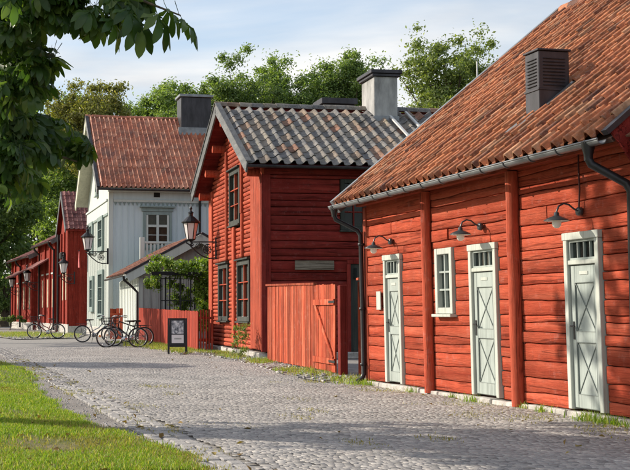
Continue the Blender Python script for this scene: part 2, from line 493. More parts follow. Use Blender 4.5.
    def mesh(s, name):
        me = bpy.data.meshes.new(name)
        me.from_pydata(s.v, [], s.f)
        if any(s.sm):
            me.polygons.foreach_set('use_smooth', s.sm)
        me.update()
        return me
    def build(s, name, mat, parent=None):
        return link(name, s.mesh(name), mat, parent)

def link(name, me, mat, parent=None):
    o = bpy.data.objects.new(name, me)
    if mat is not None and me is not None and not me.materials:
        me.materials.append(M[mat] if isinstance(mat, str) else mat)
    COL.objects.link(o)
    if parent is not None:
        o.parent = parent
    return o

def thing(name, label, cat, loc=(0, 0, 0), rz=0.0, group=None):
    o = bpy.data.objects.new(name, None)
    o.empty_display_size = 0.3
    COL.objects.link(o)
    o.location = loc; o.rotation_euler = (0, 0, rz)
    tag(o, label, cat, group)
    return o

def tag(o, label=None, cat=None, group=None, kind=None):
    if label: o['label'] = label
    if cat: o['category'] = cat
    if group: o['group'] = group
    if kind: o['kind'] = kind
    return o

def copy_tree(o, parent=None):
    c = o.copy()
    COL.objects.link(c)
    c.parent = parent
    for ch in list(o.children):
        copy_tree(ch, c)
    return c

def np_mesh(name, V, faces_n, F, mat, parent=None, smooth=False):
    """V (n,3), F flat loop indices, faces_n verts for each face (int)"""
    me = bpy.data.meshes.new(name)
    V = np.asarray(V, dtype=np.float32); F = np.asarray(F, dtype=np.int32)
    me.vertices.add(len(V)); me.vertices.foreach_set('co', V.ravel())
    nf = len(F) // faces_n
    me.loops.add(len(F)); me.loops.foreach_set('vertex_index', F)
    me.polygons.add(nf)
    me.polygons.foreach_set('loop_start', np.arange(nf, dtype=np.int32) * faces_n)
    me.polygons.foreach_set('loop_total', np.full(nf, faces_n, dtype=np.int32))
    if smooth:
        me.polygons.foreach_set('use_smooth', np.ones(nf, dtype=bool))
    me.update(calc_edges=True)
    return link(name, me, mat, parent)

def tri_template(mb):
    """triangulated copy of a builder's geometry as arrays"""
    F = []
    for f in mb.f:
        for i in range(1, len(f) - 1):
            F.append((f[0], f[i], f[i + 1]))
    return np.array(mb.v, dtype=np.float32), np.array(F, dtype=np.int32)

def scatter(name, TV, TF, mats, mat, parent=None, smooth=False):
    """copies of a small template joined into one mesh; mats (n,4,4)"""
    mats = np.asarray(mats, dtype=np.float32)
    n = len(mats)
    V = np.einsum('nij,kj->nki', mats[:, :3, :3], TV) + mats[:, None, :3, 3]
    F = TF[None] + (np.arange(n) * len(TV))[:, None, None]
    return np_mesh(name, V.reshape(-1, 3), 3, F.ravel(), mat, parent, smooth)

def wave(seed):
    rr = random.Random(seed)
    ks = [(rr.uniform(0.5, 1.1), rr.uniform(0, 6.28), 0.6), (rr.uniform(1.6, 2.8), rr.uniform(0, 6.28), 0.3), (rr.uniform(4, 7), rr.uniform(0, 6.28), 0.14), (rr.uniform(9, 14), rr.uniform(0, 6.28), 0.09)]
    return lambda x: sum(a * math.sin(k * x * 2 + p) for k, p, a in ks)

def log_wall(parent, rows, s0, s1, openings, mat, mp, bulge=0.045, wav=0.012, gap=0.005, seg=0.3, name='wall_log', seed=0, joints=0.0, prof_=((0.0, -1.2), (0.02, 0.45), (0.07, 0.95), (0.5, 1.0), (0.93, 1.0), (0.975, 0.6), (1.0, -1.2))):
    """horizontal timbers between s0 and s1; rows = list of z boundaries; mp maps (s, out, z) to local space"""
    rr = random.Random(seed)
    wv = [wave(seed * 100 + k) for k in range(len(rows))]
    def zb(k, s):
        a = 0 if k in (0, len(rows) - 1) else (wav * .3 if any(abs(rows[k] - o[3]) < .03 for o in openings) else wav)
        return rows[k] + a * wv[k](s)
    for k in range(len(rows) - 1):
        za, zc = rows[k], rows[k + 1]
        spans = [(s0, s1)]
        for (oa, ob, oz0, oz1) in openings:
            if min(zc, oz1) - max(za, oz0) > 0.35 * (zc - za):
                ns = []
                for (a, b) in spans:
                    if ob <= a or oa >= b: ns.append((a, b)); continue
                    if oa - a > 0.03: ns.append((a, oa))
                    if b - ob > 0.03: ns.append((ob, b))
                spans = ns
        out = []
        for (a, b) in spans:
            if b - a > 2.0 and rr.random() < joints:
                j = rr.uniform(a + .5, b - .5)
                out += [(a, j - .004), (j + .004, b)]
            else:
                out.append((a, b))
        for (a, b) in out:
            n = max(2, int((b - a) / seg) + 1)
            bu = bulge * rr.uniform(0.75, 1.25)
            push = rr.uniform(-0.009, 0.012)
            wob = wave(rr.random() * 1e4)
            prof = prof_
            vs_ = []; fs = []
            for i in range(n + 1):
                s = a + (b - a) * i / n
                z0 = zb(k, s) + gap; z1 = zb(k + 1, s) - gap
                for (t, q) in prof:
                    vs_.append(mp(s, push + bu * q * (1 + .12 * wob(s * 2.1)), z0 + (z1 - z0) * t))
            m = len(prof)
            for i in range(n):
                for j in range(m - 1):
                    fs.append((i * m + j, (i + 1) * m + j, (i + 1) * m + j + 1, i * m + j + 1))
            mb = MB(); mb.add(vs_, fs, True)
            mb.add(vs_[:m], [tuple(range(m))]); mb.add(vs_[-m:], [tuple(range(m))])
            mb.build(name, mat, parent)

ROUND = ((0.0, -0.6), (0.08, 0.35), (0.3, 0.85), (0.55, 1.0), (0.8, 0.82), (0.95, 0.3), (1.0, -0.6))
def snap(rows, zs):
    rows = list(rows)
    for z in zs:
        k = min(range(1, len(rows) - 1), key=lambda i: abs(rows[i] - z))
        rows[k] = z
    return rows
def row_list(z0, z1, lo, hi, seed):
    rr = random.Random(seed); z = z0; out = [z0]
    while True:
        z += rr.uniform(lo, hi)
        if z > z1 - lo * 0.6: break
        out.append(z)
    out.append(z1)
    return out

# pantile template: x across, y up the slope, z out of the roof
def tile_mb(w, ln, h, tk=0.018, nseg=7, tilt=0.03):
    pts = ((0, .12), (.2, 0), (.4, .08), (.56, .45), (.68, .88), (.78, 1.0), (.87, .85), (.93, .35), (1.0, .05))
    nseg = len(pts) - 1
    prof = [(-0.5 * w + t * w * 1.04, z * h) for t, z in pts]
    mb = MB(); vs_ = []
    for (y, dz) in ((0, tilt), (ln, 0)):
        for (x, z) in prof: vs_.append((x, y, z + dz))
    for (x, z) in prof: vs_.append((x, 0, z + tilt - tk))
    m = nseg + 1; fs = []
    for i in range(nseg):
        fs.append((i, i + 1, m + i + 1, m + i))
    mb.add(vs_[:2 * m], fs, True)
    lip = vs_[:m] + vs_[2 * m:]
    mb.add(lip, [(i, m + i, m + i + 1, i + 1) for i in range(nseg)])
    # right-hand side edge of the roll
    mb.add([vs_[nseg], vs_[m + nseg], (prof[-1][0], ln, prof[-1][1] - tk), vs_[2 * m + nseg]], [(0, 1, 2, 3)])
    return mb

def tiled_slope(parent, origin, xdir, slope, length, run_len, w, ex, h, mat, parts=0, eye=None, seed=1, jit=0.006, skip=None, name='roof_tile', tilt=0.03, lap=1.22):
    """rows of pantiles. origin = lower left corner of the slope, xdir along the eave, slope = unit vector up the slope (local)"""
    rr = random.Random(seed)
    X = Vector(xdir).normalized(); S = Vector(slope).normalized(); Z = X.cross(S).normalized()
    O = Vector(origin)
    nc = int(length / w); nr = int(run_len / ex)
    tmb = tile_mb(w, ex * lap, h, tilt=tilt)
    me = tmb.mesh(name)
    me.materials.append(M[mat])
    allm = []
    sag = wave(seed + 77)
    for r_ in range(nr):
        ph = rr.uniform(-.004, .004)
        for c in range(nc):
            if skip and skip((c + .5) * w, (r_ + .5) * ex): continue
            p = O + X * ((c + .5) * w + rr.uniform(-jit, jit)) + S * (r_ * ex + rr.uniform(-jit, jit) * 1.6) + Z * (0.012 + ph + rr.uniform(-jit, jit) * .6 + 0.008 * sag(c * w))
            a = rr.uniform(-jit, jit) * 2.2
            x2 = (X * math.cos(a) + S * math.sin(a)); s2 = (S * math.cos(a) - X * math.sin(a))
            s2 = (s2 + Z * rr.uniform(-jit, jit) * 1.2).normalized(); z2 = x2.cross(s2).normalized()
            m = Matrix(((x2.x, s2.x, z2.x, p.x), (x2.y, s2.y, z2.y, p.y), (x2.z, s2.z, z2.z, p.z), (0, 0, 0, 1)))
            allm.append(m)
    pw = parent.matrix_world if False else Matrix.LocRotScale(parent.location, parent.rotation_euler, None)
    cp = Vector((0, 0, 1.15))
    if parts:
        allm.sort(key=lambda m: ((pw @ m.translation) - cp).length)
        for m in allm[:parts]:
            o = link(name, me, None, parent)
            o.matrix_local = m
    rest = allm[parts:]
    if rest:
        TV, TF = tri_template(tmb)
        o = scatter('roof_tiling', TV, TF, [np.array(m) for m in rest], mat, parent)
        o['kind'] = 'stuff'

# ------------------------------------------------------------------ street frame
EDGE_O = Vector((0.0, 9.69, 0)); SD = Vector((-0.2127, 0.9771, 0)); SW = Vector((0.9771, 0.2127, 0))
def street(w, t, z=0.0):
    p = EDGE_O + SD * t + SW * w
    return (p.x, p.y, z)

# ------------------------------------------------------------------ ground materials
def ground_mats():
    # grass soil
    m, nt, b = base_mat('turf_soil')
    mp = texmap(nt, (1, 1, 1), rnd=False)
    n = noise(nt, mp, 0.9, 6, 0.6)
    r = ramp(nt, [(0.36, (0.10, 0.14, 0.025)), (0.52, (0.15, 0.16, 0.04)), (0.66, (0.24, 0.19, 0.10))])
    nt.links.new(n.outputs['Fac'], r.inputs['Fac'])
    n2 = noise(nt, mp, 26, 5, 0.7)
    r2 = ramp(nt, [(0.3, 0.6), (0.7, 1.25)])
    nt.links.new(n2.outputs['Fac'], r2.inputs['Fac'])
    c = mixc(nt, 1.0, r.outputs[0], r2.outputs[0], 'MULTIPLY')
    nt.links.new(c.outputs[0], b.inputs['Base Color'])
    b.inputs['Roughness'].default_value = 1.0
    bp = N(nt, 'ShaderNodeBump'); bp.inputs['Strength'].default_value = 0.9; bp.inputs['Distance'].default_value = 0.04
    nt.links.new(n2.outputs['Fac'], bp.inputs['Height']); nt.links.new(bp.outputs[0], b.inputs['Normal'])
    M['turf'] = m
    # gravel
    m, nt, b = base_mat('grey_gravel')
    mp = texmap(nt, (1, 1, 1), rnd=False)
    n = noise(nt, mp, 55, 5, 0.7)
    r = ramp(nt, [(0.3, (0.15, 0.135, 0.12)), (0.5, (0.29, 0.265, 0.245)), (0.7, (0.42, 0.39, 0.36))])
    nt.links.new(n.outputs['Fac'], r.inputs['Fac'])
    n2 = noise(nt, mp, 2.3, 6, 0.7)
    r2 = ramp(nt, [(0.3, 0.55), (0.7, 1.12)])
    nt.links.new(n2.outputs['Fac'], r2.inputs['Fac'])
    c = mixc(nt, 1.0, r.outputs[0], r2.outputs[0], 'MULTIPLY')
    nt.links.new(c.outputs[0], b.inputs['Base Color'])
    b.inputs['Roughness'].default_value = 0.95
    bp = N(nt, 'ShaderNodeBump'); bp.inputs['Strength'].default_value = 0.8; bp.inputs['Distance'].default_value = 0.015
    nt.links.new(n.outputs['Fac'], bp.inputs['Height']); nt.links.new(bp.outputs[0], b.inputs['Normal'])
    M['gravel'] = m
    # setts
    m, nt, b = base_mat('grey_granite_sett')
    ur = unit_random(nt)
    r = ramp(nt, [(0.0, (0.18, 0.172, 0.162)), (0.22, (0.29, 0.276, 0.262)), (0.6, (0.345, 0.325, 0.305)), (0.88, (0.40, 0.368, 0.335)), (1.0, (0.50, 0.47, 0.43))])
    nt.links.new(ur.outputs[0], r.inputs['Fac'])
    mp = texmap(nt, (1, 1, 1), rnd=False)
    n = noise(nt, mp, 0.75, 5, 0.6)
    r2 = ramp(nt, [(0.3, 0.78), (0.7, 1.16)])
    nt.links.new(n.outputs['Fac'], r2.inputs['Fac'])
    c = mixc(nt, 1.0, r.outputs[0], r2.outputs[0], 'MULTIPLY')
    n3 = noise(nt, mp, 70, 4, 0.7)
    r3 = ramp(nt, [(0.3, 0.75), (0.7, 1.2)])
    nt.links.new(n3.outputs['Fac'], r3.inputs['Fac'])
    c2 = mixc(nt, 1.0, c.outputs[0], r3.outputs[0], 'MULTIPLY')
    nt.links.new(c2.outputs[0], b.inputs['Base Color'])
    b.inputs['Roughness'].default_value = 0.7
    bp = N(nt, 'ShaderNodeBump'); bp.inputs['Strength'].default_value = 0.4; bp.inputs['Distance'].default_value = 0.006
    nt.links.new(n3.outputs['Fac'], bp.inputs['Height']); nt.links.new(bp.outputs[0], b.inputs['Normal'])
    M['sett'] = m
    # sett bed and the far street
    m, nt, b = base_mat('sandy_joint_bed')
    mp = texmap(nt, (1, 1, 1), rnd=False)
    n = noise(nt, mp, 18, 5, 0.7)
    r = ramp(nt, [(0.3, (0.17, 0.162, 0.15)), (0.55, (0.265, 0.25, 0.235)), (0.72, (0.35, 0.33, 0.315))])
    nt.links.new(n.outputs['Fac'], r.inputs['Fac'])
    nt.links.new(r.outputs[0], b.inputs['Base Color'])
    b.inputs['Roughness'].default_value = 0.95
    M['bed'] = m
    M['kerb'] = plain_mat('pale_edge_stone', (0.36, 0.345, 0.33), 0.9, 0.35, scale=14, bump=0.4)
ground_mats()
M['blade'] = leaf_mat('grass_blade', [(0.0, (0.110, 0.188, 0.022)), (0.45, (0.188, 0.296, 0.031)), (0.8, (0.266, 0.360, 0.046)), (0.93, (0.469, 0.423, 0.140)), (1.0, (0.500, 0.469, 0.219))], trans=0.35, rough=0.6)
M['blade_dry'] = leaf_mat('dry_grass_blade', [(0.0, (0.154, 0.165, 0.033)), (0.5, (0.275, 0.242, 0.077)), (1.0, (0.418, 0.352, 0.165))], trans=0.3, rough=0.7)
M['chest'] = leaf_mat('chestnut_leaf', [(0.0, (0.035, 0.075, 0.02)), (0.6, (0.065, 0.125, 0.03)), (1.0, (0.13, 0.19, 0.045))], trans=0.42, rough=0.42, spec=0.5)
M['leaf_mid'] = leaf_mat('mid_green_leaf', [(0.0, (0.111, 0.176, 0.058)), (0.6, (0.182, 0.260, 0.091)), (1.0, (0.273, 0.338, 0.143))], trans=0.42)
M['leaf_dark'] = leaf_mat('dark_green_leaf', [(0.0, (0.085, 0.143, 0.052)), (0.6, (0.143, 0.208, 0.075)), (1.0, (0.221, 0.280, 0.111))], trans=0.4)
M['leaf_yellow'] = leaf_mat('yellowing_leaf', [(0.0, (.16, .175, .045)), (0.6, (.25, .25, .08)), (1.0, (.34, .30, .12))], trans=0.3)
M['leaf_light'] = leaf_mat('pale_green_leaf', [(0.0, (0.138, 0.188, 0.062)), (0.6, (0.200, 0.256, 0.088)), (1.0, (0.300, 0.338, 0.138))], trans=0.35)
M['vine'] = leaf_mat('vine_leaf', [(0.0, (0.090, 0.164, 0.022)), (0.6, (0.164, 0.254, 0.038)), (1.0, (0.299, 0.344, 0.090))], trans=0.35)
M['blossom'] = plain_mat('white_blossom', (0.7, 0.68, 0.6), 0.8, 0.1, bump=0)

# ------------------------------------------------------------------ ground
def sheet(name, pts, z, mat, parent=None):
    mb = MB(); mb.add([(p[0], p[1], z) for p in pts], [tuple(range(len(pts)))])
    return mb.build(name, mat, parent)

g = sheet('ground', [(-900, -60), (900, -60), (900, 1800), (-900, 1800)], -0.06, 'turf'); tag(g, kind='structure')
st = sheet('street', [street(0, -14), street(9, -14), street(9, 42), street(14, 42), street(14, 110), street(-2, 110), street(0, 42)], -0.022, 'bed')
tag(st, kind='structure')

def setts():
    rr = np.random.RandomState(5)
    mb = MB()
    # unit sett: domed top
    a, b_, h = 0.5, 0.36, 1.0
    vs_ = []
    for (q, z) in ((0.5, -1.0), (0.41, 1.0)):
        vs_ += [(-q, -q, z), (q, -q, z), (q, q, z), (-q, q, z)]
    fs = [(4, 5, 6, 7)]
    for l in (0,):
        for i in range(4):
            j = (i + 1) % 4
            fs.append((l + i, l + j, l + 4 + j, l + 4 + i))
    mb.add(vs_, fs)
    TV, TF = tri_template(mb)
    mats = []
    t = -3.0
    while t < 33:
        dl = rr.uniform(0.048, 0.07)
        w = 0.34 + rr.uniform(0, .1)
        wmax = 5.02 if t < 10.4 else (5.5 if t < 13 else 6.55)
        while w < wmax:
            ww = rr.uniform(0.05, 0.085)
            if not (t > 26 and w > 6.3):
                wob = 0.03 * math.sin(t * 1.7 + w * 0.8)
                p = street(w + ww / 2 + rr.uniform(-.006, .006), t + dl / 2 + wob + rr.uniform(-.008, .008))
                ang = math.atan2(SW.y, SW.x) + rr.uniform(-.07, .07)
                ca, sa = math.cos(ang), math.sin(ang)
                tx, ty = rr.uniform(-.04, .04, 2)
                sx = (ww - 0.003); sy = (dl - 0.003); sz = 0.0026
                und = 0.012 * math.sin(w * 1.1 + t * .5) + .008 * math.sin(t * 2.3 + w)
                mats.append([[ca * sx, -sa * sy, 0, p[0]], [sa * sx, ca * sy, 0, p[1]], [tx * sx, ty * sy, sz, -0.004 + und + rr.uniform(-.002, .002)], [0, 0, 0, 1]])
            w += ww
        t += dl
    o = scatter('paving_setts', TV, TF, mats, 'sett', st)
    o['kind'] = 'stuff'
setts()

# kerb: two lines of larger edge stones between gravel and setts
kerb = sheet('kerb', [street(-0.06, -4), street(0.36, -4), street(0.36, 70), street(-0.06, 70)], -0.012, 'bed'); tag(kerb, kind='structure')
def kerb_stones():
    rr = random.Random(9)
    mb = MB(); mb.cbox(-.5, .5, -.5, .5, -.5, .5, .12)
    me = mb.mesh('kerb_stone'); me.materials.append(M['kerb'])
    TV, TF = tri_template(mb); rest = []
    for row, w0 in ((0, 0.02), (1, 0.15), (2, 0.275)):
        t = -3.0
        while t < 60:
            l = rr.uniform(0.13, 0.24)
            p = street(w0 + rr.uniform(-.02, .02), t + l / 2)
            ang = math.atan2(SD.y, SD.x) + rr.uniform(-.08, .08)
            m = Matrix.Translation((p[0], p[1], -0.025 + rr.uniform(-.006, .007))) @ Matrix.Rotation(ang, 4, 'Z') @ Matrix.Rotation(rr.uniform(-.04, .04), 4, 'X') @ Matrix.Diagonal((l - .008, rr.uniform(.105, .125), .05, 1))
            if t < 10.5:
                o = link('kerb_stone', me, None, kerb); o.matrix_local = m
            else:
                rest.append(np.array(m))
            t += l
    o = scatter('kerb_stones', TV, TF, rest, 'kerb', kerb); o['kind'] = 'stuff'
kerb_stones()

gravel = sheet('gravel_strip', [street(-0.06, -6), street(-1.7, -6), street(-1.7, 75), street(-0.06, 75)], -0.018, 'gravel'); tag(gravel, kind='structure')

def pebbles():
    rr = np.random.RandomState(44)
    mb = MB(); mb.lathe([(.5, -.4), (.42, .25), (.0, .5)], 5); TV, TF = tri_template(mb); ms = []
    for i in range(3200):
        p = street(rr.uniform(-1.1, .0), -2 + 26 * rr.uniform(0, 1) ** 1.3); q = rr.uniform(.008, .035); a = rr.uniform(0, 6)
        ms.append([[math.cos(a) * q, -math.sin(a) * q, 0, p[0]], [math.sin(a) * q, math.cos(a) * q * .8, 0, p[1]], [0, 0, q * .6, -.016], [0, 0, 0, 1]])
    o = scatter('pebbles', TV, TF, ms, 'kerb', gravel); o['kind'] = 'stuff'
pebbles()

# lawn: an undulating sheet whose right edge wanders along the gravel strip
def lawn_edge(t):
    pts = [(-8, -0.1), (0.0, -0.08), (1.2, -0.16), (2.4, -0.32), (5.0, -0.52), (9.0, -0.55), (13.0, -0.16), (16.5, -0.12), (22, -0.4), (30, -0.9), (80, -1.5)]
    for (a, x), (b, y) in zip(pts, pts[1:]):
        if t <= b:
            return x + (y - x) * (t - a) / (b - a) + .05 * math.sin(t * 3.1) + .03 * math.sin(t * 7.7)
    return -1.5
def lawn_z(x, y):
    return 0.015 + 0.018 * math.sin(x * 1.3 + y * .4) * math.cos(y * .9) + .006 * math.sin(y * 3 + x * 2)
def make_lawn():
    vs_ = []; fs = []
    ts = [(-9 + i * 0.35) for i in range(255)]; nw = 26
    for t in ts:
        e = lawn_edge(t)
        for j in range(nw):
            q = j / (nw - 1)
            p = street(e - 16 * q ** 1.7, t)
            z = lawn_z(p[0], p[1]) if j > 0 else -0.012
            vs_.append((p[0], p[1], z))
    for i in range(len(ts) - 1):
        for j in range(nw - 1):
            fs.append((i * nw + j, i * nw + j + 1, (i + 1) * nw + j + 1, (i + 1) * nw + j))
    mb = MB(); mb.add(vs_, fs, True)
    return mb.build('lawn', 'turf')
lawn = make_lawn(); tag(lawn, kind='structure')

def blades(name, pts, hmin, hmax, width, mat, parent, seed=0, lean=0.5):
    """pts (n,3) roots -> bent two-part blades"""
    rr = np.random.RandomState(seed)
    P = np.asarray(pts, dtype=np.float32); n = len(P)
    h = rr.uniform(hmin, hmax, n).astype(np.float32)
    a = rr.uniform(0, 2 * PI, n); b = rr.uniform(0, 2 * PI, n)
    ln = rr.uniform(0.1, lean, n) * h
    wv = np.stack([np.cos(a), np.sin(a), np.zeros(n)], 1) * (width * rr.uniform(.6, 1.2, n))[:, None]
    lv = np.stack([np.cos(b), np.sin(b), np.zeros(n)], 1) * ln[:, None]
    up = np.array([0, 0, 1.0])
    v0 = P - wv * .5; v1 = P + wv * .5
    mid = P + lv * .35 + up * (h * .6)[:, None]
    v2 = mid + wv * .36; v3 = mid - wv * .36
    tip = P + lv + up * h[:, None]
    V = np.stack([v0, v1, v2, v3, tip], 1).reshape(-1, 3)
    k = np.arange(n)[:, None] * 5
    F = np.concatenate([k + 0, k + 1, k + 2, k + 0, k + 2, k + 3, k + 3, k + 2, k + 4], 1).ravel()
    o = np_mesh(name, V, 3, F, mat, parent); o['kind'] = 'stuff'
    return o

def lawn_grass():
    rr = np.random.RandomState(3)
    P = []; D = []
    # density falls with distance; blades widen to keep the cover
    for (t0, t1, wmax, n) in ((-1.5, 4, 2.6, 90000), (4, 10, 4.0, 75000), (10, 20, 6.5, 45000), (20, 45, 8.0, 16000)):
        t = rr.uniform(t0, t1, n); q = rr.uniform(0, 1, n) ** 1.15
        for tt, qq in zip(t, q):
            e = lawn_edge(tt) + 0.06 * rr.randn()
            p = street(e - wmax * qq, tt)
            f = math.sin(p[0] * 1.9 + 1) * math.sin(p[1] * .8) + .6 * math.sin(p[0] * 4.3 + p[1] * 2.1)
            if p[1] < 9.0: continue
            g_ = math.sin(p[0] * 2.7 + p[1] * .9 + 2) + math.sin(p[1] * 1.7 - p[0] * 1.1) + .8 * math.sin(p[0] * 7 + p[1] * 3.3)
            if g_ + rr.uniform(-.7, .7) > 1.25 and rr.rand() < .75: continue
            bare = math.exp(-((p[0] + 1.15) / .55) ** 2 - ((p[1] - 10.9) / .55) ** 2) + .8 * math.exp(-((p[0] + .95) / .3) ** 2 - ((p[1] - 12.4) / .5) ** 2)
            if rr.rand() < bare * .8: continue
            (D if f + rr.uniform(-.9, .9) > 1.05 or (p[1] < 11.6 and rr.rand() < 0.35) or rr.rand() < bare * 1.2 else P).append((p[0], p[1], lawn_z(p[0], p[1]) - .004))
    blades('grass_blades', P, .018, .05, .010, 'blade', lawn, 1, 0.8)
    blades('dry_grass_blades', D, .012, .04, .009, 'blade_dry', lawn, 2, 0.9)
lawn_grass()

# rough grassy verge at the foot of the red houses
def verge(name, pts, z, n, seed, hmin=.04, hmax=.16, cl=.35):
    o = sheet(name, pts, z, 'bed'); tag(o, kind='structure')
    rr = np.random.RandomState(seed)
    xs = [p[0] for p in pts]; ys = [p[1] for p in pts]
    def inside(x, y):
        c = False; j = len(pts) - 1
        for i in range(len(pts)):
            if (pts[i][1] > y) != (pts[j][1] > y) and x < (pts[j][0] - pts[i][0]) * (y - pts[i][1]) / (pts[j][1] - pts[i][1]) + pts[i][0]: c = not c
            j = i
        return c
    cents = []
    while len(cents) < max(6, n // 260):
        x = rr.uniform(min(xs), max(xs)); y = rr.uniform(min(ys), max(ys))
        if inside(x, y): cents.append((x, y))
    P = []; D = []
    for i in range(n):
        c = cents[rr.randint(len(cents))]
        x = c[0] + rr.randn() * cl * .5; y = c[1] + rr.randn() * cl
        if inside(x, y): (P if rr.rand() < .45 else D).append((x, y, z))
    blades('grass_tufts', P, hmin, hmax, .014, 'blade', o, seed + 1, .7)
    blades('dry_grass_tufts', D, hmin * .8, hmax * .9, .013, 'blade_dry', o, seed + 2, .8)
    # scattered rough stones
    mb = MB(); mb.cbox(-.5, .5, -.5, .5, -.5, .5, .18); TV, TF = tri_template(mb); ms = []
    while len(ms) < n // 14:
        x = rr.uniform(min(xs), max(xs)); y = rr.uniform(min(ys), max(ys))
        if inside(x, y):
            s = rr.uniform(.05, .12); a = rr.uniform(0, 6)
            ms.append([[math.cos(a) * s, -math.sin(a) * s, 0, x], [math.sin(a) * s, math.cos(a) * s, 0, y], [0, 0, .045, z + .008], [0, 0, 0, 1]])
    q = scatter('loose_stones', TV, TF, ms, 'kerb', o); q['kind'] = 'stuff'
verge('grass_verge', [(0.2, 39.4), (-.2, 36.5), (0.75, 31.5), (1.2, 27.0), (1.75, 22.4), (2.25, 20.6), (2.72, 20.5), (2.9, 22.6), (2.6, 23.5), (1.72, 29.6), (1.7, 32.2)], -0.002, 5200, 21, .03, .11, .42)

# ------------------------------------------------------------------ building pieces
def face_map(side):
    """maps (s, out, z) on a wall to local space"""
    if side == 'front':  # wall in the plane y = 0, facing -y
        return lambda s, o, z: (s, -o, z)
    return lambda s, o, z: (-o, s, z)     # wall in the plane x = 0, facing -x

def mbox(mb, mp, s0, s1, o0, o1, z0, z1, b=0.006):
    p = mp(s0, o0, z0); q = mp(s1, o1, z1)
    lo = [min(a, c) for a, c in zip(p, q)]; hi = [max(a, c) for a, c in zip(p, q)]
    if b: mb.cbox(lo[0], hi[0], lo[1], hi[1], lo[2], hi[2], b)
    else: mb.box(lo[0], hi[0], lo[1], hi[1], lo[2], hi[2])
    return mb

def window(parent, mp, s0, s1, z0, z1, fm, mm, cols, rws, cur='curtain', fw=0.08, proud=0.05, depth=0.06, sh=None, hood=None):
    """casing > muntin, pane, curtain; the casing is a part of the house"""
    W_ = (lambda m: m.warp(sh)) if sh else (lambda m: m)
    mb = MB()
    mbox(mb, mp, s0, s0 + fw, -depth, proud, z0, z1)
    mbox(mb, mp, s1 - fw, s1, -depth, proud, z0, z1)
    mbox(mb, mp, s0 + fw, s1 - fw, -depth, proud - .004, z1 - fw, z1)
    mbox(mb, mp, s0 + fw, s1 - fw, -depth, proud - .004, z0, z0 + fw)
    fr = W_(mb).build('window_frame', fm, parent)
    mb = MB(); mbox(mb, mp, s0 - .03, s1 + .03, -.02, proud + .05, z0 - .045, z0 - .004); W_(mb).build('sill', fm, fr)
    if hood:
        mb = MB(); mbox(mb, mp, s0 - .06, s1 + .06, -.02, proud + .07, z1 + .005, z1 + .05)
        W_(mb).build('drip_cap', hood, fr)
    a, b, c, d = s0 + fw, s1 - fw, z0 + fw, z1 - fw
    mw = 0.028
    for i in range(1, cols):
        x = a + (b - a) * i / cols
        mb = MB(); mbox(mb, mp, x - mw / 2, x + mw / 2, -depth + .005, proud - .025, c, d, .003); W_(mb).build('muntin', mm, fr)
    for j in range(1, rws):
        z = c + (d - c) * j / rws
        mb = MB(); mbox(mb, mp, a, b, -depth + .009, proud - .029, z - mw / 2, z + mw / 2, .003); W_(mb).build('muntin', mm, fr)
    for i in range(cols):
        for j in range(rws):
            x0 = a + (b - a) * i / cols + mw / 2; x1 = a + (b - a) * (i + 1) / cols - mw / 2
            zz0 = c + (d - c) * j / rws + mw / 2; zz1 = c + (d - c) * (j + 1) / rws - mw / 2
            mb = MB(); mbox(mb, mp, x0, x1, -.012, -.007, zz0, zz1, 0); W_(mb).build('pane', 'glass', fr)
    mb = MB(); mbox(mb, mp, a, b, -.046, -.042, c, d, 0); W_(mb).build('dark_interior', 'dark_room', fr)
    if cur:
        k = 0.42 * (b - a)
        for (x0, x1) in ((a, a + k), (b - k, b)):
            mb = MB(); mbox(mb, mp, x0, x1, -.036, -.03, c, d, 0); W_(mb).build('curtain', cur, fr)
    return fr

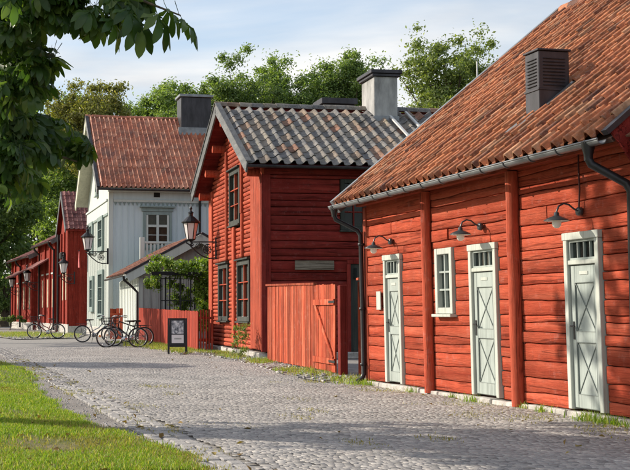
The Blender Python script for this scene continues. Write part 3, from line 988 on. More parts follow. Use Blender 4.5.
def board_door(parent, s0, s1, z0, z1, sh, plate=True, handle_left=True):
    """pale outbuilding door with a transom light above and crossed laths on two panels"""
    mp = face_map('front')
    fw = 0.075
    tz = z1 - 0.36              # transom rail
    mb = MB()
    mbox(mb, mp, s0, s0 + fw, -.05, .065, z0, z1 - .085)
    mbox(mb, mp, s1 - fw, s1, -.05, .065, z0, z1 - .085)
    mbox(mb, mp, s0 - .015, s1 + .015, -.05, .072, z1 - .083, z1)
    mbox(mb, mp, s0 + fw, s1 - fw, -.05, .055, tz, tz + .05)
    mb.warp(sh).build('door_frame', 'frame_white', parent)
    # transom window
    a, b = s0 + fw + .03, s1 - fw - .03; c, d = tz + .075, z1 - .11
    mb = MB()
    mbox(mb, mp, s0 + fw, a, -.02, .035, tz + .05, z1 - .083, .003); mbox(mb, mp, b, s1 - fw, -.02, .035, tz + .05, z1 - .083, .003)
    mbox(mb, mp, a, b, -.02, .035, d, z1 - .083, .003); mbox(mb, mp, a, b, -.02, .035, tz + .05, c, .003)
    tr = mb.warp(sh).build('transom', 'door', parent)
    mb = MB(); mbox(mb, mp, a - .02, b + .02, -.11, -.10, c - .02, d + .02, 0); mb.warp(sh).build('dark_interior', 'dark_room', tr)
    n = 4
    for i in range(n):
        x0 = a + (b - a) * i / n; x1 = a + (b - a) * (i + 1) / n
        mb = MB(); mbox(mb, mp, x0 + .006, x1 - .006, -.004, .0, c, d, 0); mb.warp(sh).build('pane', 'glass', tr)
        if i:
            mb = MB(); mbox(mb, mp, x0 - .009, x0 + .009, -.015, .022, c, d, .003); mb.warp(sh).build('muntin', 'door', tr)
    # leaf
    l0, l1 = s0 + fw + .006, s1 - fw - .006
    mb = MB(); mbox(mb, mp, l0, l1, -.03, .012, z0 + .012, tz - .006, .004)
    leaf = mb.warp(sh).build('door', 'door', parent)
    st_ = 0.085
    zm = z0 + (tz - z0) * 0.50
    mb = MB()
    mbox(mb, mp, l0 + .002, l0 + st_, .0125, .028, z0 + .02, tz - .012, .004)
    mbox(mb, mp, l1 - st_, l1 - .002, .0125, .028, z0 + .02, tz - .012, .004)
    for (za, zb_) in ((z0 + .02, z0 + .17), (zm - .06, zm + .06), (tz - .20, tz - .012)):
        mbox(mb, mp, l0 + st_ + .001, l1 - st_ - .001, .0125, .0265, za, zb_, .004)
    mb.warp(sh).build('panel_rails', 'door', leaf)
    for (za, zb_) in ((z0 + .17, zm - .06), (zm + .06, tz - .20)):
        xa, xb = l0 + st_, l1 - st_
        for (p, q, dz) in (((xa, za), (xb, zb_), 0), ((xa, zb_), (xb, za), .004)):
            mb = MB(); mb.bar(mp(p[0], .017 + dz, p[1]), mp(q[0], .017 + dz, q[1]), .008, .008, up=(0, 1, 0)); mb.warp(sh).build('crossed_lath', 'lath', leaf)
        for (p, q) in (((xa, za), (xb, za)), ((xa, zb_), (xb, zb_)), ((xa, za), (xa, zb_)), ((xb, za), (xb, zb_))):
            mb = MB(); mb.bar(mp(p[0], .027, p[1]), mp(q[0], .027, q[1]), .007, .007, up=(0, 1, 0)); mb.warp(sh).build('panel_moulding', 'lath', leaf)
    hx = l0 + .045 if handle_left else l1 - .045
    mb = MB()
    mbox(mb, mp, hx - .02, hx + .02, .029, .034, zm - .03, zm + .17, .002)
    mb.tube([mp(hx, .034, zm + .12), mp(hx, .075, zm + .12), mp(hx + .02, .08, zm + .12), mp(hx + .10, .078, zm + .115)], .009, 6)
    mb.warp(sh).build('handle', 'iron', leaf)
    for zz in (z0 + .25, tz - .3):
        mb = MB(); mb.tube([mp(l1 + .004, .03, zz), mp(l1 + .004, .03, zz + .09)], .009, 6); mb.warp(sh).build('hinge', 'lath', leaf)
    if plate:
        mx = (l0 + l1) / 2
        mb = MB(); mbox(mb, mp, mx - .09, mx + .09, .029, .034, tz - .115, tz - .075, .002); mb.warp(sh).build('name_plate', 'frame_white', leaf)
    return leaf

def gutter_mb(x0, x1, y, z, r=0.065):
    mb = MB(); prof = []
    for i in range(9):
        a = PI + PI * i / 8
        prof.append((y + r * math.cos(a), z + r * math.sin(a)))
    inn = [(y + (r - .008) * math.cos(PI + PI * i / 8), z + (r - .008) * math.sin(PI + PI * i / 8)) for i in range(8, -1, -1)]
    pr = prof + inn; n = len(pr)
    vs_ = [(x0, a, b) for a, b in pr] + [(x1, a, b) for a, b in pr]
    fs = [(i, (i + 1) % n, n + (i + 1) % n, n + i) for i in range(n)]
    mb.add(vs_, fs, True)
    mb.add(vs_[:n], [tuple(range(n))]); mb.add(vs_[n:], [tuple(range(n))])
    mb.tube([(x0, y - r, z + .004), (x1, y - r, z + .004)], .010, 6)
    return mb

# ================================================================== 1. long red log barn on the right
B1_O = (2.94, 19.5, 0); B1_R = math.atan2(-.975, .224)
barn = thing('log_barn', 'long red log barn with orange tiled roof and three pale grey doors', 'building', B1_O, B1_R)
SH = lambda x, y, z: (x - 0.035 * max(0, min(z, 3.0)), y, z)
mpf = face_map('front')
def mpf_s(s, o, z): return SH(*mpf(s, o, z))

core = MB()
core.prism([(0.05, 0.0), (7.55, 0.0), (7.55, 2.8), (3.8, 6.15), (0.05, 2.98)], -0.86, 11.4, 'yz')
core.build('wall_core', 'core', barn)  # added solid fill that blocks light, dark behind the log gaps
B1_OPEN = [(-0.03, 0.69, 0.0, 2.06), (1.95, 2.55, 1.12, 2.06), (3.05, 3.87, 0.0, 2.06), (5.54, 6.31, 0.0, 2.06)]
def b1_open(pad=0.0):
    return [(a, b, c - .05, d) for a, b, c, d in B1_OPEN]
for k, (a, b, sd) in enumerate(((-0.80, 1.64, 11), (1.80, 4.30, 12), (4.46, 11.4, 13))):
    log_wall(barn, snap(row_list(0.07, 2.92, 0.10, 0.23, sd), (2.05, 1.12)), a, b, b1_open(), 'log', mpf_s, bulge=.018, wav=.015, seed=sd, joints=.35, gap=.0025, seg=.16)
# stone footing
rr = random.Random(4); x = -0.9
while x < 11.3:
    l = rr.uniform(.5, 1.1)
    mb = MB(); mb.cbox(x, min(x + l - .015, 11.4), -.075 - rr.uniform(0, .03), .1, -.05, .066 + rr.uniform(-.015, .003), .012)
    mb.build('footing_stone', 'stone', barn); x += l
# upright posts clamped on the wall
for (px, r0) in ((1.72, .078), (4.38, .084)):
    mb = MB(); path = []; rs = []
    for i in range(10):
        z = 0.02 + 2.86 * i / 9
        path.append((px - .035 * z + .006 * math.sin(i * 1.7), -.065, z)); rs.append(r0 * (1.02 - .02 * i / 9 + .03 * math.sin(i * 2.3)))
    mb.tube(path, rs, 12); mb.build('wall_post', 'red_v', barn)
mb = MB(); mb.cbox(-.95, -.81, -.035, .12, .03, 2.88, .012); mb.warp(SH).build('corner_post', 'red_v', barn)
for (a, b, c, d) in (B1_OPEN[0], B1_OPEN[2], B1_OPEN[3]):
    board_door(barn, a + .02, b - .015, .085, d - .012, SH, plate=True)
window(barn, mpf, 1.965, 2.535, 1.14, 2.05, 'frame_white', 'door', 2, 3, 'curtain', fw=.085, proud=.062, sh=SH)
mb = MB(); mb.cbox(-1.15, 11.4, -.11, .02, 2.90, 2.99, .006); mb.build('wall_plate', 'log', barn)

# roof
EY, EZ, RY, RZ = -0.40, 2.92, 3.8, 6.40
sl = Vector((0, RY - EY, RZ - EZ)); sl_len = sl.length; sl.normalize()
mb = MB()
nrm = Vector((0, -sl.z, sl.y))
def on_slope(s, off=0.0):
    p = Vector((0, EY, EZ)) + sl * s + nrm * off
    return (p.y, p.z)
mb.prism([on_slope(0, -.01), on_slope(sl_len, -.01), on_slope(sl_len, -.06), on_slope(0, -.06)], -1.26, 7.08, 'yz')
mb.build('roof_deck', 'tile_under', barn)
mb = MB(); mb.prism([(RY, RZ - .01), (8.1, 2.75), (8.1, 2.68), (RY, RZ - .10)], -1.26, 11.4, 'yz'); mb.build('rear_roof', 'tile_orange', barn)
mb = MB(); mb.prism([on_slope(.10, -.13), on_slope(sl_len, -.13), on_slope(sl_len, -.19), on_slope(.10, -.19)], 7.16, 11.4, 'yz'); mb.build('side_roof_deck', 'tile_under', barn)
tiled_slope(barn, (-1.24, EY - .03, EZ), (1, 0, 0), sl, 8.32, sl_len, 0.223, 0.275, .092, 'tile_orange', parts=300, seed=31, jit=.012, tilt=.022,
            skip=lambda x, s: 5.0 < x < 5.5 and 1.08 < s < 1.55)
tiled_slope(barn, tuple(Vector((7.2, EY, EZ)) + sl * .08 - nrm * .11), (1, 0, 0), sl, 4.2, sl_len, 0.223, 0.275, .055, 'tile_orange', seed=32, jit=.009)
# ridge tiles
me_r = MB()
prf = [(-.13, -.05), (-.10, .03), (-.05, .075), (0, .09), (.05, .075), (.10, .03), (.13, -.05)]
vs_ = [(-.02, a, b + .012) for a, b in prf] + [(.36, a * .9, b) for a, b in prf] + [(-.02, a * .8, b - .012) for a, b in prf]
m = len(prf)
me_r.add(vs_, [(i, i + 1, m + i + 1, m + i) for i in range(m - 1)], True)
me_r.add(vs_, [(i, 2 * m + i, 2 * m + i + 1, i + 1) for i in range(m - 1)])
ridge_me = me_r.mesh('ridge_tile'); ridge_me.materials.append(M['tile_orange'])
def ridge(parent, x0, x1, y, z, mesh, n=None, step=.33):
    x = x0; q = random.Random(int(x0 * 100))
    while x < x1:
        o = link('ridge_tile', mesh, None, parent)
        o.location = (x, y, z + q.uniform(-.006, .006)); o.rotation_euler = (0, q.uniform(-.02, .02), q.uniform(-.02, .02))
        x += step
ridge(barn, -1.24, 7.0, RY, RZ + .03, ridge_me)
# far verge: grey metal capping, near verge: dark red double barge board with black capping
mb = MB(); mb.prism([on_slope(-.02, -.12), on_slope(sl_len, -.12), on_slope(sl_len, .115), on_slope(-.02, .115)], -1.37, -1.25, 'yz'); mb.build('verge_flashing', 'zinc', barn)
for (o0, o1, dx) in ((-.22, .045, 0), (-.50, -.225, .02)):
    mb = MB(); mb.prism([on_slope(.02, o0), on_slope(sl_len, o0), on_slope(sl_len, o1), on_slope(.02, o1)], 7.09 - dx, 7.125 - dx, 'yz')
    mb.build('barge_board', 'log_dark', barn)
mb = MB(); mb.prism([on_slope(-.03, .05), on_slope(sl_len, .05), on_slope(sl_len, .105), on_slope(-.03, .105)], 7.05, 7.15, 'yz'); mb.build('verge_capping', 'dark_metal', barn)
# gutter with brackets and downpipes
gutter_mb(-1.30, 7.06, EY - .085, EZ - .02, .052).build('gutter', 'zinc', barn)
for i in range(14):
    x = -1.1 + i * .61
    mb = MB(); mb.tube([(x, EY - .155, EZ - .01)] + [(x, EY - .085 + .060 * math.cos(PI + PI * k / 6), EZ - .02 + .060 * math.sin(PI + PI * k / 6)) for k in range(7)] + [(x, EY + .05, EZ + .01)], .008, 5)
    mb.build('gutter_bracket', 'zinc', barn)
def downpipe(parent, path, r, mat='pipe'):
    d = MB().tube(path, r, 10).build('downpipe', mat, parent)
    return d
gy = EY - .085
dp = downpipe(barn, [(-1.15, gy, EZ - .09), (-1.15, gy, EZ - .17), (-1.13, gy + .02, EZ - .24), (-1.02, -.13, EZ - .42), (-.99, -.09, EZ - .50), (-.95, -.08, 1.2), (-.92, -.08, .16), (-.92, -.11, .09), (-.92, -.20, .04)], .038)
for z in (2.25, 1.2, .3):
    MB().lathe([(.043, 0), (.052, 0), (.052, .04), (.043, .04)], 10, (-.99 + .03 * (2.5 - z), -.085, z)).build('pipe_clip', 'pipe', dp)
MB().lathe([(.07, .07), (.068, .03), (.045, -.06), (.043, -.10)], 10, (-1.15, gy, EZ - .09)).build('gutter_outlet', 'pipe', dp)
dp = downpipe(barn, [(6.80, gy, EZ - .09), (6.80, gy, EZ - .19), (6.82, gy + .02, EZ - .25), (6.96, -.16, EZ - .45), (6.98, -.12, EZ - .53), (6.98, -.115, 1.2), (6.98, -.115, .1)], .045)
MB().lathe([(.075, .075), (.072, .03), (.048, -.06), (.046, -.12)], 10, (6.80, gy, EZ - .09)).build('gutter_outlet', 'pipe', dp)
# small white plate beside the first door
mb = MB(); mb.cbox(-.30, -.12, -.075, -.06, 1.20, 1.49, .003); mb.warp(SH)
tag(mb.build('wall_plaque', 'frame_white'), 'small blank white plaque on the red logs left of the farthest barn door', 'plaque')
o = bpy.data.objects['wall_plaque']; o.location = B1_O; o.rotation_euler = (0, 0, B1_R)
# black ventilation chimney on the slope
ch = MB()
cx0, cx1, cy0, cy1 = 3.86, 4.22, 0.36, 0.78
zb0 = 3.25
ct = MB(); ct.cbox(cx0, cx1, cy0, cy1, zb0, 4.43, .008)
chim = ct.build('roof_vent_box', 'dark_metal', barn)
mb = MB(); mb.cbox(cx0 - .02, cx1 + .02, cy0 - .02, cy1 + .02, 4.433, 4.46, .006); mb.build('cap', 'dark_metal', chim)
for k in range(9):
    z = 4.0 + k * .042
    mb = MB(); mb.bar((cx1 + .007, cy0 + .06, z), (cx1 + .007, cy1 - .06, z), .016, .006, up=(.6, 0, .8)); mb.build('louvre_slat', 'dark_metal', chim)
    mb = MB(); mb.bar((cx0 + .06, cy0 - .007, z), (cx1 - .06, cy0 - .007, z), .016, .006, up=(0, -.6, .8)); mb.build('louvre_slat', 'dark_metal', chim)
mb = MB(); mb.cbox(cx0 - .012, cx1 + .012, cy0 - .012, cy1 + .012, 3.935, 3.96, .003); mb.build('seam_band', 'dark_metal', chim)
mb = MB(); mb.prism([on_slope(.74, .094), on_slope(1.92, .094), on_slope(1.92, .106), on_slope(.74, .106)], cx1 + .003, cx1 + .085, 'yz'); mb.build('flashing', 'zinc', chim)
mb = MB(); mb.prism([on_slope(.68, .092), on_slope(1.02, .092), on_slope(1.02, .104), on_slope(.68, .104)], cx0 - .08, cx1 + .003, 'yz'); mb.build('flashing', 'zinc', chim)

# wall lamps
def wall_lamp(label, x, z, cable=False):
    p = Matrix.Translation(B1_O) @ Matrix.Rotation(B1_R, 4, 'Z') @ Vector((x - .035 * z, -.05, z))
    t = thing('wall_lamp', label, 'lamp', tuple(p), B1_R, 'gooseneck lamps over the barn doors')
    MB().lathe([(0, -.035), (.045, -.035), (.05, -.02), (.05, .01), (0, .01)], 12, axis='y').build('wall_mount', 'enamel', t)
    path = [(0, -.02, .0), (0, -.08, .03), (0, -.14, .075), (0, -.20, .085), (0, -.26, .055), (0, -.285, .0), (0, -.288, -.03)]
    MB().tube(path, .011, 8).build('arm', 'enamel', t)
    c = (0, -.288, -.05)
    sh_ = MB().lathe([(.022, .035), (.028, .03), (.03, .0), (.055, -.01), (.10, -.028), (.135, -.05), (.142, -.056), (.138, -.06)], 20, c).build('shade', 'enamel', t)
    MB().lathe([(.136, -.061), (.095, -.04), (.05, -.022), (.0, -.018)], 20, c).build('reflector', 'enamel_in', sh_)
    MB().lathe([(.028, -.02), (.045, -.05), (.052, -.085), (.045, -.115), (.024, -.136), (0, -.142)], 14, c).build('bulb', 'bulb', t)
    if cable:
        MB().tube([(.01, -.02, .04), (.012, -.008, .25), (.0, -.012, .5), (.004, -.012, .63)], .010, 6).build('cable', 'cable', t)
    return t
wall_lamp('gooseneck wall lamp above the farthest barn door, beside the corner downpipe', .33, 2.25)
wall_lamp('gooseneck wall lamp between the small barn window and the second post', 3.46, 2.27)
wall_lamp('gooseneck wall lamp above the nearest barn door, with a cable running up', 5.94, 2.27, True)

# ================================================================== 2. two-storey red log house in the middle
B2_O = (1.64, 32.1, 0); B2_R = R(9.8)
h2 = thing('log_house', 'two-storey red log house with grey tiled gable roof and dark window frames', 'building', B2_O, B2_R)
mpg = face_map('gable')
D2, L2 = 7.55, 9.0
mb = MB(); mb.prism([(.05, 0), (D2 - .05, 0), (D2 - .05, 4.95), (D2 / 2, 6.95), (.05, 4.95)], .05, L2, 'yz'); mb.build('wall_core', 'core', h2)
# side wall planks (towards the camera)
SO = [(2.02, 2.75, 3.28, 4.65), (2.28, 2.95, 0, 2.50)]
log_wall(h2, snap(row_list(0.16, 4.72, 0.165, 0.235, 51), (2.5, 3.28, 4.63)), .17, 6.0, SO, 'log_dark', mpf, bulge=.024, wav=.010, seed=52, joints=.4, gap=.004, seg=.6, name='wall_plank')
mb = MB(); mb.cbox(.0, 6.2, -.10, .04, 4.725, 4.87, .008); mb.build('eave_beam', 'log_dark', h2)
for (x0, x1, y0) in ((-.075, .165, -.085),):
    mb = MB(); mb.cbox(x0, x1, y0, .06, .16, 4.723, .01); mb.build('corner_board', 'redd_v', h2)
window(h2, mpf, 2.04, 2.75, 3.30, 4.63, 'greenblack', 'redd_v', 2, 3, None, fw=.10, proud=.07)
mb = MB(); mb.cbox(2.30, 2.93, -.02, .0, .16, 2.42, .005)
d2 = mb.build('door', 'greenblack', h2)
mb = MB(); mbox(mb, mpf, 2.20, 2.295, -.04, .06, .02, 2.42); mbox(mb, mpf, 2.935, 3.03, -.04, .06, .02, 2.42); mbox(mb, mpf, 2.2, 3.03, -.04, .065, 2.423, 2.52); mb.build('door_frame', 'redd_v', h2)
mb = MB(); mb.cbox(2.36, 2.46, -.07, -.055, 2.02, 2.32, .003); mb.build('door_pane', 'glass', d2)
# gable wall logs, rounded and tightly stacked
GO = [(2.72, 4.30, 3.62, 5.28), (4.48, 6.02, .88, 2.66), (1.45, 3.15, .88, 2.66)]
rows = row_list(0.18, 4.9, 0.105, 0.135, 61)
log_wall(h2, rows, 1.36, 7.10, GO, 'log_y', mpg, prof_=ROUND, bulge=.034, wav=.006, seed=62, joints=.9, gap=.004, seg=.8)
z = 4.9; k = 0
while z < 6.75:
    half = (7.0 - z) / 2.1 * 3.75
    log_wall(h2, [z, z + .12], 3.775 - half + .05, 3.775 + half - .05, [GO[0]], 'log_y', mpg, prof_=ROUND, bulge=.034, wav=.004, seed=200 + k, gap=.004, seg=.8)
    z += .122; k += 1
for (a, b, z0_, z1_, o_) in ((-.07, .62, .2, 4.9, .075), (.64, 1.38, .21, 5.3, .062), (7.05, 7.62, .2, 4.95, .075)):
    mb = MB(); mbox(mb, mpg, a, b, -.05, o_, z0_, z1_, .012); mb.build('corner_board', 'red_v', h2)
for (c, w_, z0_, z1_) in ((4.72, .15, 2.7, 5.9), (3.62, .30, .2, 3.6), (2.45, .15, 2.7, 3.9), (2.52, .14, 3.9, 6.1)):
    mb = MB(); mbox(mb, mpg, c - w_ / 2, c + w_ / 2, -.02, .10, z0_, z1_, .02); mb.build('wall_post', 'red_v', h2)
window(h2, mpg, 2.76, 4.28, 3.66, 5.24, 'greenblack', 'red_v', 2, 3, 'curtain', fw=.13, proud=.08, hood='greenblack')
window(h2, mpg, 4.50, 6.02, .92, 2.60, 'greenblack', 'red_v', 2, 3, 'curtain', fw=.13, proud=.08, hood='greenblack')
window(h2, mpg, 1.47, 3.15, .92, 2.60, 'greenblack', 'red_v', 2, 3, 'curtain', fw=.13, proud=.08, hood='greenblack')
rr = random.Random(8); y = 0.0
while y < 7.5:
    l = rr.uniform(.5, 1.0); mb = MB(); mb.cbox(-.10 - rr.uniform(0, .05), .1, y, min(y + l - .02, 7.6), -.03, .15 + rr.uniform(-.03, .02), .02); mb.build('footing_stone', 'stone', h2); y += l
x = 0.1
while x < 6:
    l = rr.uniform(.5, 1.0); mb = MB(); mb.cbox(x, x + l - .02, -.10 - rr.uniform(0, .03), .1, -.03, .14 + rr.uniform(-.03, .02), .02); mb.build('footing_stone', 'stone', h2); x += l
# roof
e0y, e0z, r2y, r2z = -.45, 4.92, 3.775, 7.08
s2 = Vector((0, r2y - e0y, r2z - e0z)); s2l = s2.length; s2.normalize(); n2_ = Vector((0, -s2.z, s2.y))
def slope2(s, off):
    p = Vector((0, e0y, e0z)) + s2 * s + n2_ * off
    return (p.y, p.z)
OV = -.56
mb = MB(); mb.prism([slope2(0, -.02), slope2(s2l, -.02), slope2(s2l, -.09), slope2(0, -.09)], OV + .05, L2, 'yz'); mb.build('roof_deck', 'log_dark', h2)
mb = MB(); mb.prism([(2 * r2y - a, b) for a, b in (slope2(0, -.02), slope2(s2l, -.02), slope2(s2l, -.09), slope2(0, -.09))], OV + .05, L2, 'yz'); mb.build('rear_roof_deck', 'log_dark', h2)
tiled_slope(h2, (OV + .04, e0y - .02, e0z), (1, 0, 0), s2, 8.9, s2l, 0.318, 0.44, .105, 'tile_mixed', parts=250, seed=41, jit=.007, tilt=.024, lap=1.15)
rm2 = ridge_me.copy(); rm2.materials.clear(); rm2.materials.append(M['tile_mixed'])
ridge(h2, OV, 8.6, r2y, r2z + .05, rm2, step=.36)
for sgn in (0, 1):
    f = (lambda a: a) if sgn == 0 else (lambda a: 2 * r2y - a)
    mb = MB(); mb.prism([(f(a), b) for a, b in (slope2(-.06, -.20), slope2(s2l + (.09 if 0 else 0), -.20), slope2(s2l, .10), slope2(-.06, .10))], OV, OV + .045, 'yz')
    mb.build('barge_board', 'barge', h2)
    mb = MB(); mb.prism([(f(a), b) for a, b in (slope2(-.08, .105), slope2(s2l, .105), slope2(s2l, .135), slope2(-.08, .135))], OV - .03, OV + .12, 'yz')
    mb.build('verge_capping', 'barge', h2)
# log ends carrying the far eave and the ridge
for (yy, zz) in ((3.775, 6.62), (5.05, 6.02), (6.25, 5.42), (7.35, 4.80), (2.5, 6.02), (1.3, 5.42), (.2, 4.80)):
    mb = MB(); mb.tube([(OV + .14, yy, zz), (.2, yy, zz)], .12, 10); mb.build('purlin_end', 'red_v', h2)
gutter_mb(OV, 6.3, e0y - .07, e0z - .03, .055).build('gutter', 'dark_metal', h2)
# chimney, roof ladder rails
mb = MB(); mb.cbox(3.92, 4.62, 2.9, 4.1, 6.3, 7.95, .015); c2 = mb.build('chimney', 'plaster', h2)
mb = MB(); mb.cbox(3.85, 4.69, 2.83, 4.17, 7.953, 8.03, .01); mb.cbox(3.80, 4.74, 2.78, 4.22, 8.033, 8.14, .012); mb.build('chimney_cap', 'dark_metal', c2)
mb = MB(); mb.cbox(3.89, 4.65, 2.84, 2.897, 6.55, 6.80, .005); mb.build('flashing', 'zinc', c2)
M['rail_white'] = plain_mat('galvanised_rail', (0.55, 0.55, 0.54), 0.5, 0.15)
for xx in (4.40, 5.00):
    a = slope2(1.2, .15); b = slope2(s2l - .45, .15)
    mb = MB(); mb.bar((xx, a[0], a[1]), (xx, b[0], b[1]), .07, .05, up=(0, -.5, .86)); mb.build('roof_ladder_rail', 'rail_white', h2)
# bare plank on the shaded wall
mb = MB(); mb.cbox(.80, 1.84, -.105, -.07, 2.26, 2.50, .006)
o = mb.build('plank_sign', 'old_plank'); o.location = B2_O; o.rotation_euler = (0, 0, B2_R)
tag(o, 'bare weathered grey plank mounted on the shaded red wall above the board fence', 'plank')

# a further dark chimney behind the ridge belongs to a hidden house
hid = thing('hidden_house', 'dark tiled house mostly hidden behind the grey roof, only its wide chimney showing', 'building', (3.9, 47, 0), B2_R)
mb = MB(); mb.box(0, 6, 0, 7, 0, 5.2); mb.build('wall', 'log_dark', hid)
mb = MB(); mb.prism([(-.4, 5.0), (3.5, 7.6), (7.4, 5.0)], -.4, 6.4, 'yz'); mb.build('roof', 'tile_violet', hid)
mb = MB(); mb.cbox(1.65, 2.95, 3.0, 4.2, 6.8, 9.62, .01); q = mb.build('chimney', 'dark_metal', hid)
mb = MB(); mb.cbox(1.55, 3.05, 2.9, 4.3, 9.623, 9.86, .01); mb.build('chimney_cap', 'dark_metal', q)

# ================================================================== board fence and gate beside the log house
def plank_fence(t, p0, p1, h0, h1, n, mat, th=.028, rail=True, cap=True, seed=0, zb=0.03, name='board', mats2=None):
    rr = random.Random(seed)
    p0 = Vector(p0); p1 = Vector(p1); d = (p1 - p0); L = d.length; d.normalize(); w = L / n
    nx = Vector((-d.y, d.x, 0))
    for i in range(n):
        a = p0 + d * (i * w + .004); b = p0 + d * ((i + 1) * w - .004)
        h = h0 + (h1 - h0) * (i + .5) / n + rr.uniform(-.012, .012)
        off = nx * rr.uniform(-.006, .006)
        mb = MB()
        mb.bar((a + b) / 2 + off + Vector((0, 0, zb + rr.uniform(0, .02))), (a + b) / 2 + off + Vector((rr.uniform(-.004, .004), 0, h)), (b - a).length, th, up=nx)
        mb.build(name, mat, t)
    return d, nx, L
bf = thing('board_fence', 'tall red vertical board fence between the log house corner and the passage', 'fence', (0, 0, 0))
d_, nx_, L_ = plank_fence(bf, (1.62, 29.9, 0), (2.30, 25.15, 0), 1.80, 1.72, 30, 'fence_red', seed=71)
mb = MB(); mb.bar(Vector((1.60, 29.95, 1.815)), Vector((2.31, 25.10, 1.735)), .075, .045); mb.build('cap_rail', 'fence_red', bf)
mb = MB(); mb.bar(Vector((1.72, 29.9, 1.3)), Vector((2.39, 25.1, 1.3)), .05, .09); mb.build('rail', 'fence_red', bf)
mb = MB(); mb.bar(Vector((1.72, 29.9, .4)), Vector((2.39, 25.1, .4)), .05, .09); mb.build('rail', 'fence_red', bf)
gt = thing('plank_gate', 'red plank gate leaf with diagonal brace at the end of the board fence', 'gate', (0, 0, 0))
plank_fence(gt, (2.305, 25.12, 0), (2.545, 23.45, 0), 1.71, 1.69, 10, 'fence_red', seed=72)
gd = Vector((2.545 - 2.305, 23.45 - 25.12, 0)).normalized(); gn = Vector((gd.y, -gd.x, 0));
if gn.x > 0: gn = -gn
g0 = Vector((2.305, 25.12, 0)) + gn * .035; g1 = Vector((2.545, 23.45, 0)) + gn * .035
up_ = Vector((0, 0, 1))
for zz in (1.36, .24):
    mb = MB(); mb.bar(g0 + up_ * zz, g1 + up_ * zz, .03, .11); mb.build('ledge', 'fence_red', gt)
mb = MB(); mb.bar(g0 + gd * .16 + up_ * 1.30, g1 - gd * .12 + up_ * .30, .026, .09); mb.build('brace', 'fence_red', gt)
for zz in (1.36, .24):
    mb = MB(); mb.bar(g1 - gd * .36 + gn * .02 + up_ * zz, g1 + gd * .10 + gn * .02 + up_ * zz, .010, .045); mb.build('strap_hinge', 'iron', gt)
gp = MB(); gp.cbox(2.56, 2.70, 22.92, 23.30, 0, 1.66, .01); tag(gp.build('gate_post', 'redd_v'), 'dark red square post carrying the hinges of the plank gate', 'post')
f2 = thing('fence_panel', 'narrow red board panel standing beside the barn corner downpipe', 'fence', (0, 0, 0))
plank_fence(f2, (2.86, 22.7, 0), (3.5, 22.55, 0), 1.72, 1.72, 6, 'fence_red', seed=73)
mb = MB(); mb.cbox(2.84, 3.52, 22.48, 22.74, 1.74, 1.785, .006); mb.build('cap_rail', 'fence_red', f2)

# ================================================================== 3. white wooden house
WH_O = (-4.34, 60.0, 0); WH_R = R(11.5)
wh = thing('white_house', 'pale two-storey wooden house with red tiled roof and cream gable eaves', 'building', WH_O, WH_R)
DW, LW = 9.3, 11.0
mb = MB(); mb.prism([(.0, 0), (DW, 0), (DW, 7.1), (DW / 2, 11.05), (.0, 7.1)], .0, LW, 'yz'); mb.build('wall', 'pale_board', wh)
# gable facing of white paint, 2 cm proud
mb = MB(); mb.prism([(.02, .3), (DW - .02, .3), (DW - .02, 7.1), (DW / 2, 11.0), (.02, 7.1)], -.025, -.003, 'yz'); mb.build('gable_facing', 'white_board', wh)
mb = MB(); mb.cbox(-.06, LW, -.06, .0, -.02, .45, .01); mb.cbox(-.07, -.028, 0, DW, -.02, .45, .01); mb.build('plinth', 'stone', wh)
x = .28
while x < 8:
    for (z0_, z1_) in ((.46, 3.1), (3.1, 6.50)):
        if 1.40 < x < 3.2 and z0_ > 3:
            for (a, b) in ((3.1, 4.1), (6.36, 6.5)):
                mb = MB(); mb.cbox(x - .02, x + .02, -.026, -.002, a, b, .004); mb.build('batten', 'pale_board', wh)
        else:
            mb = MB(); mb.cbox(x - .02, x + .02, -.026, -.002, z0_, z1_, .004); mb.build('batten', 'pale_board', wh)
    x += .30
y = .45
while y < DW:
    top = 5.95
    mb = MB(); mb.cbox(-.048, -.027, y - .022, y + .022, .46, top, .004); mb.build('batten', 'white_board', wh)
    y += .42
mb = MB(); mb.cbox(-.05, .16, -.045, -.002, .46, 7.1, .008); mb.cbox(-.062, -.027, -.04, .18, .46, 7.1, .008); mb.build('corner_board', 'white_board', wh)
mb = MB(); mb.cbox(-.09, -.028, .2, DW - .05, 5.98, 6.55, .01); mb.cbox(-.15, -.028, .2, DW - .05, 6.56, 6.66, .01); mb.build('gable_band', 'white_board', wh)
mb = MB(); mb.cbox(-.10, -.028, .2, DW - .05, 5.88, 5.97, .01); mb.build('gable_band_moulding', 'bluegreen', wh)
# saw-tooth frieze on the front wall
mb = MB(); mb.cbox(.17, 8, -.06, -.002, 6.50, 6.62, .005); mb.build('frieze_rail', 'white_board', wh)
x = .2
tm = MB(); tm.prism([(0, 0), (.16, 0), (.08, -.17)], -.05, -.03, 'xz'); tme = tm.mesh('frieze_tooth'); tme.materials.append(M['bluegreen'])
while x < 7.5:
    o = link('frieze_tooth', tme, None, wh); o.location = (x, 0, 6.495); x += .21
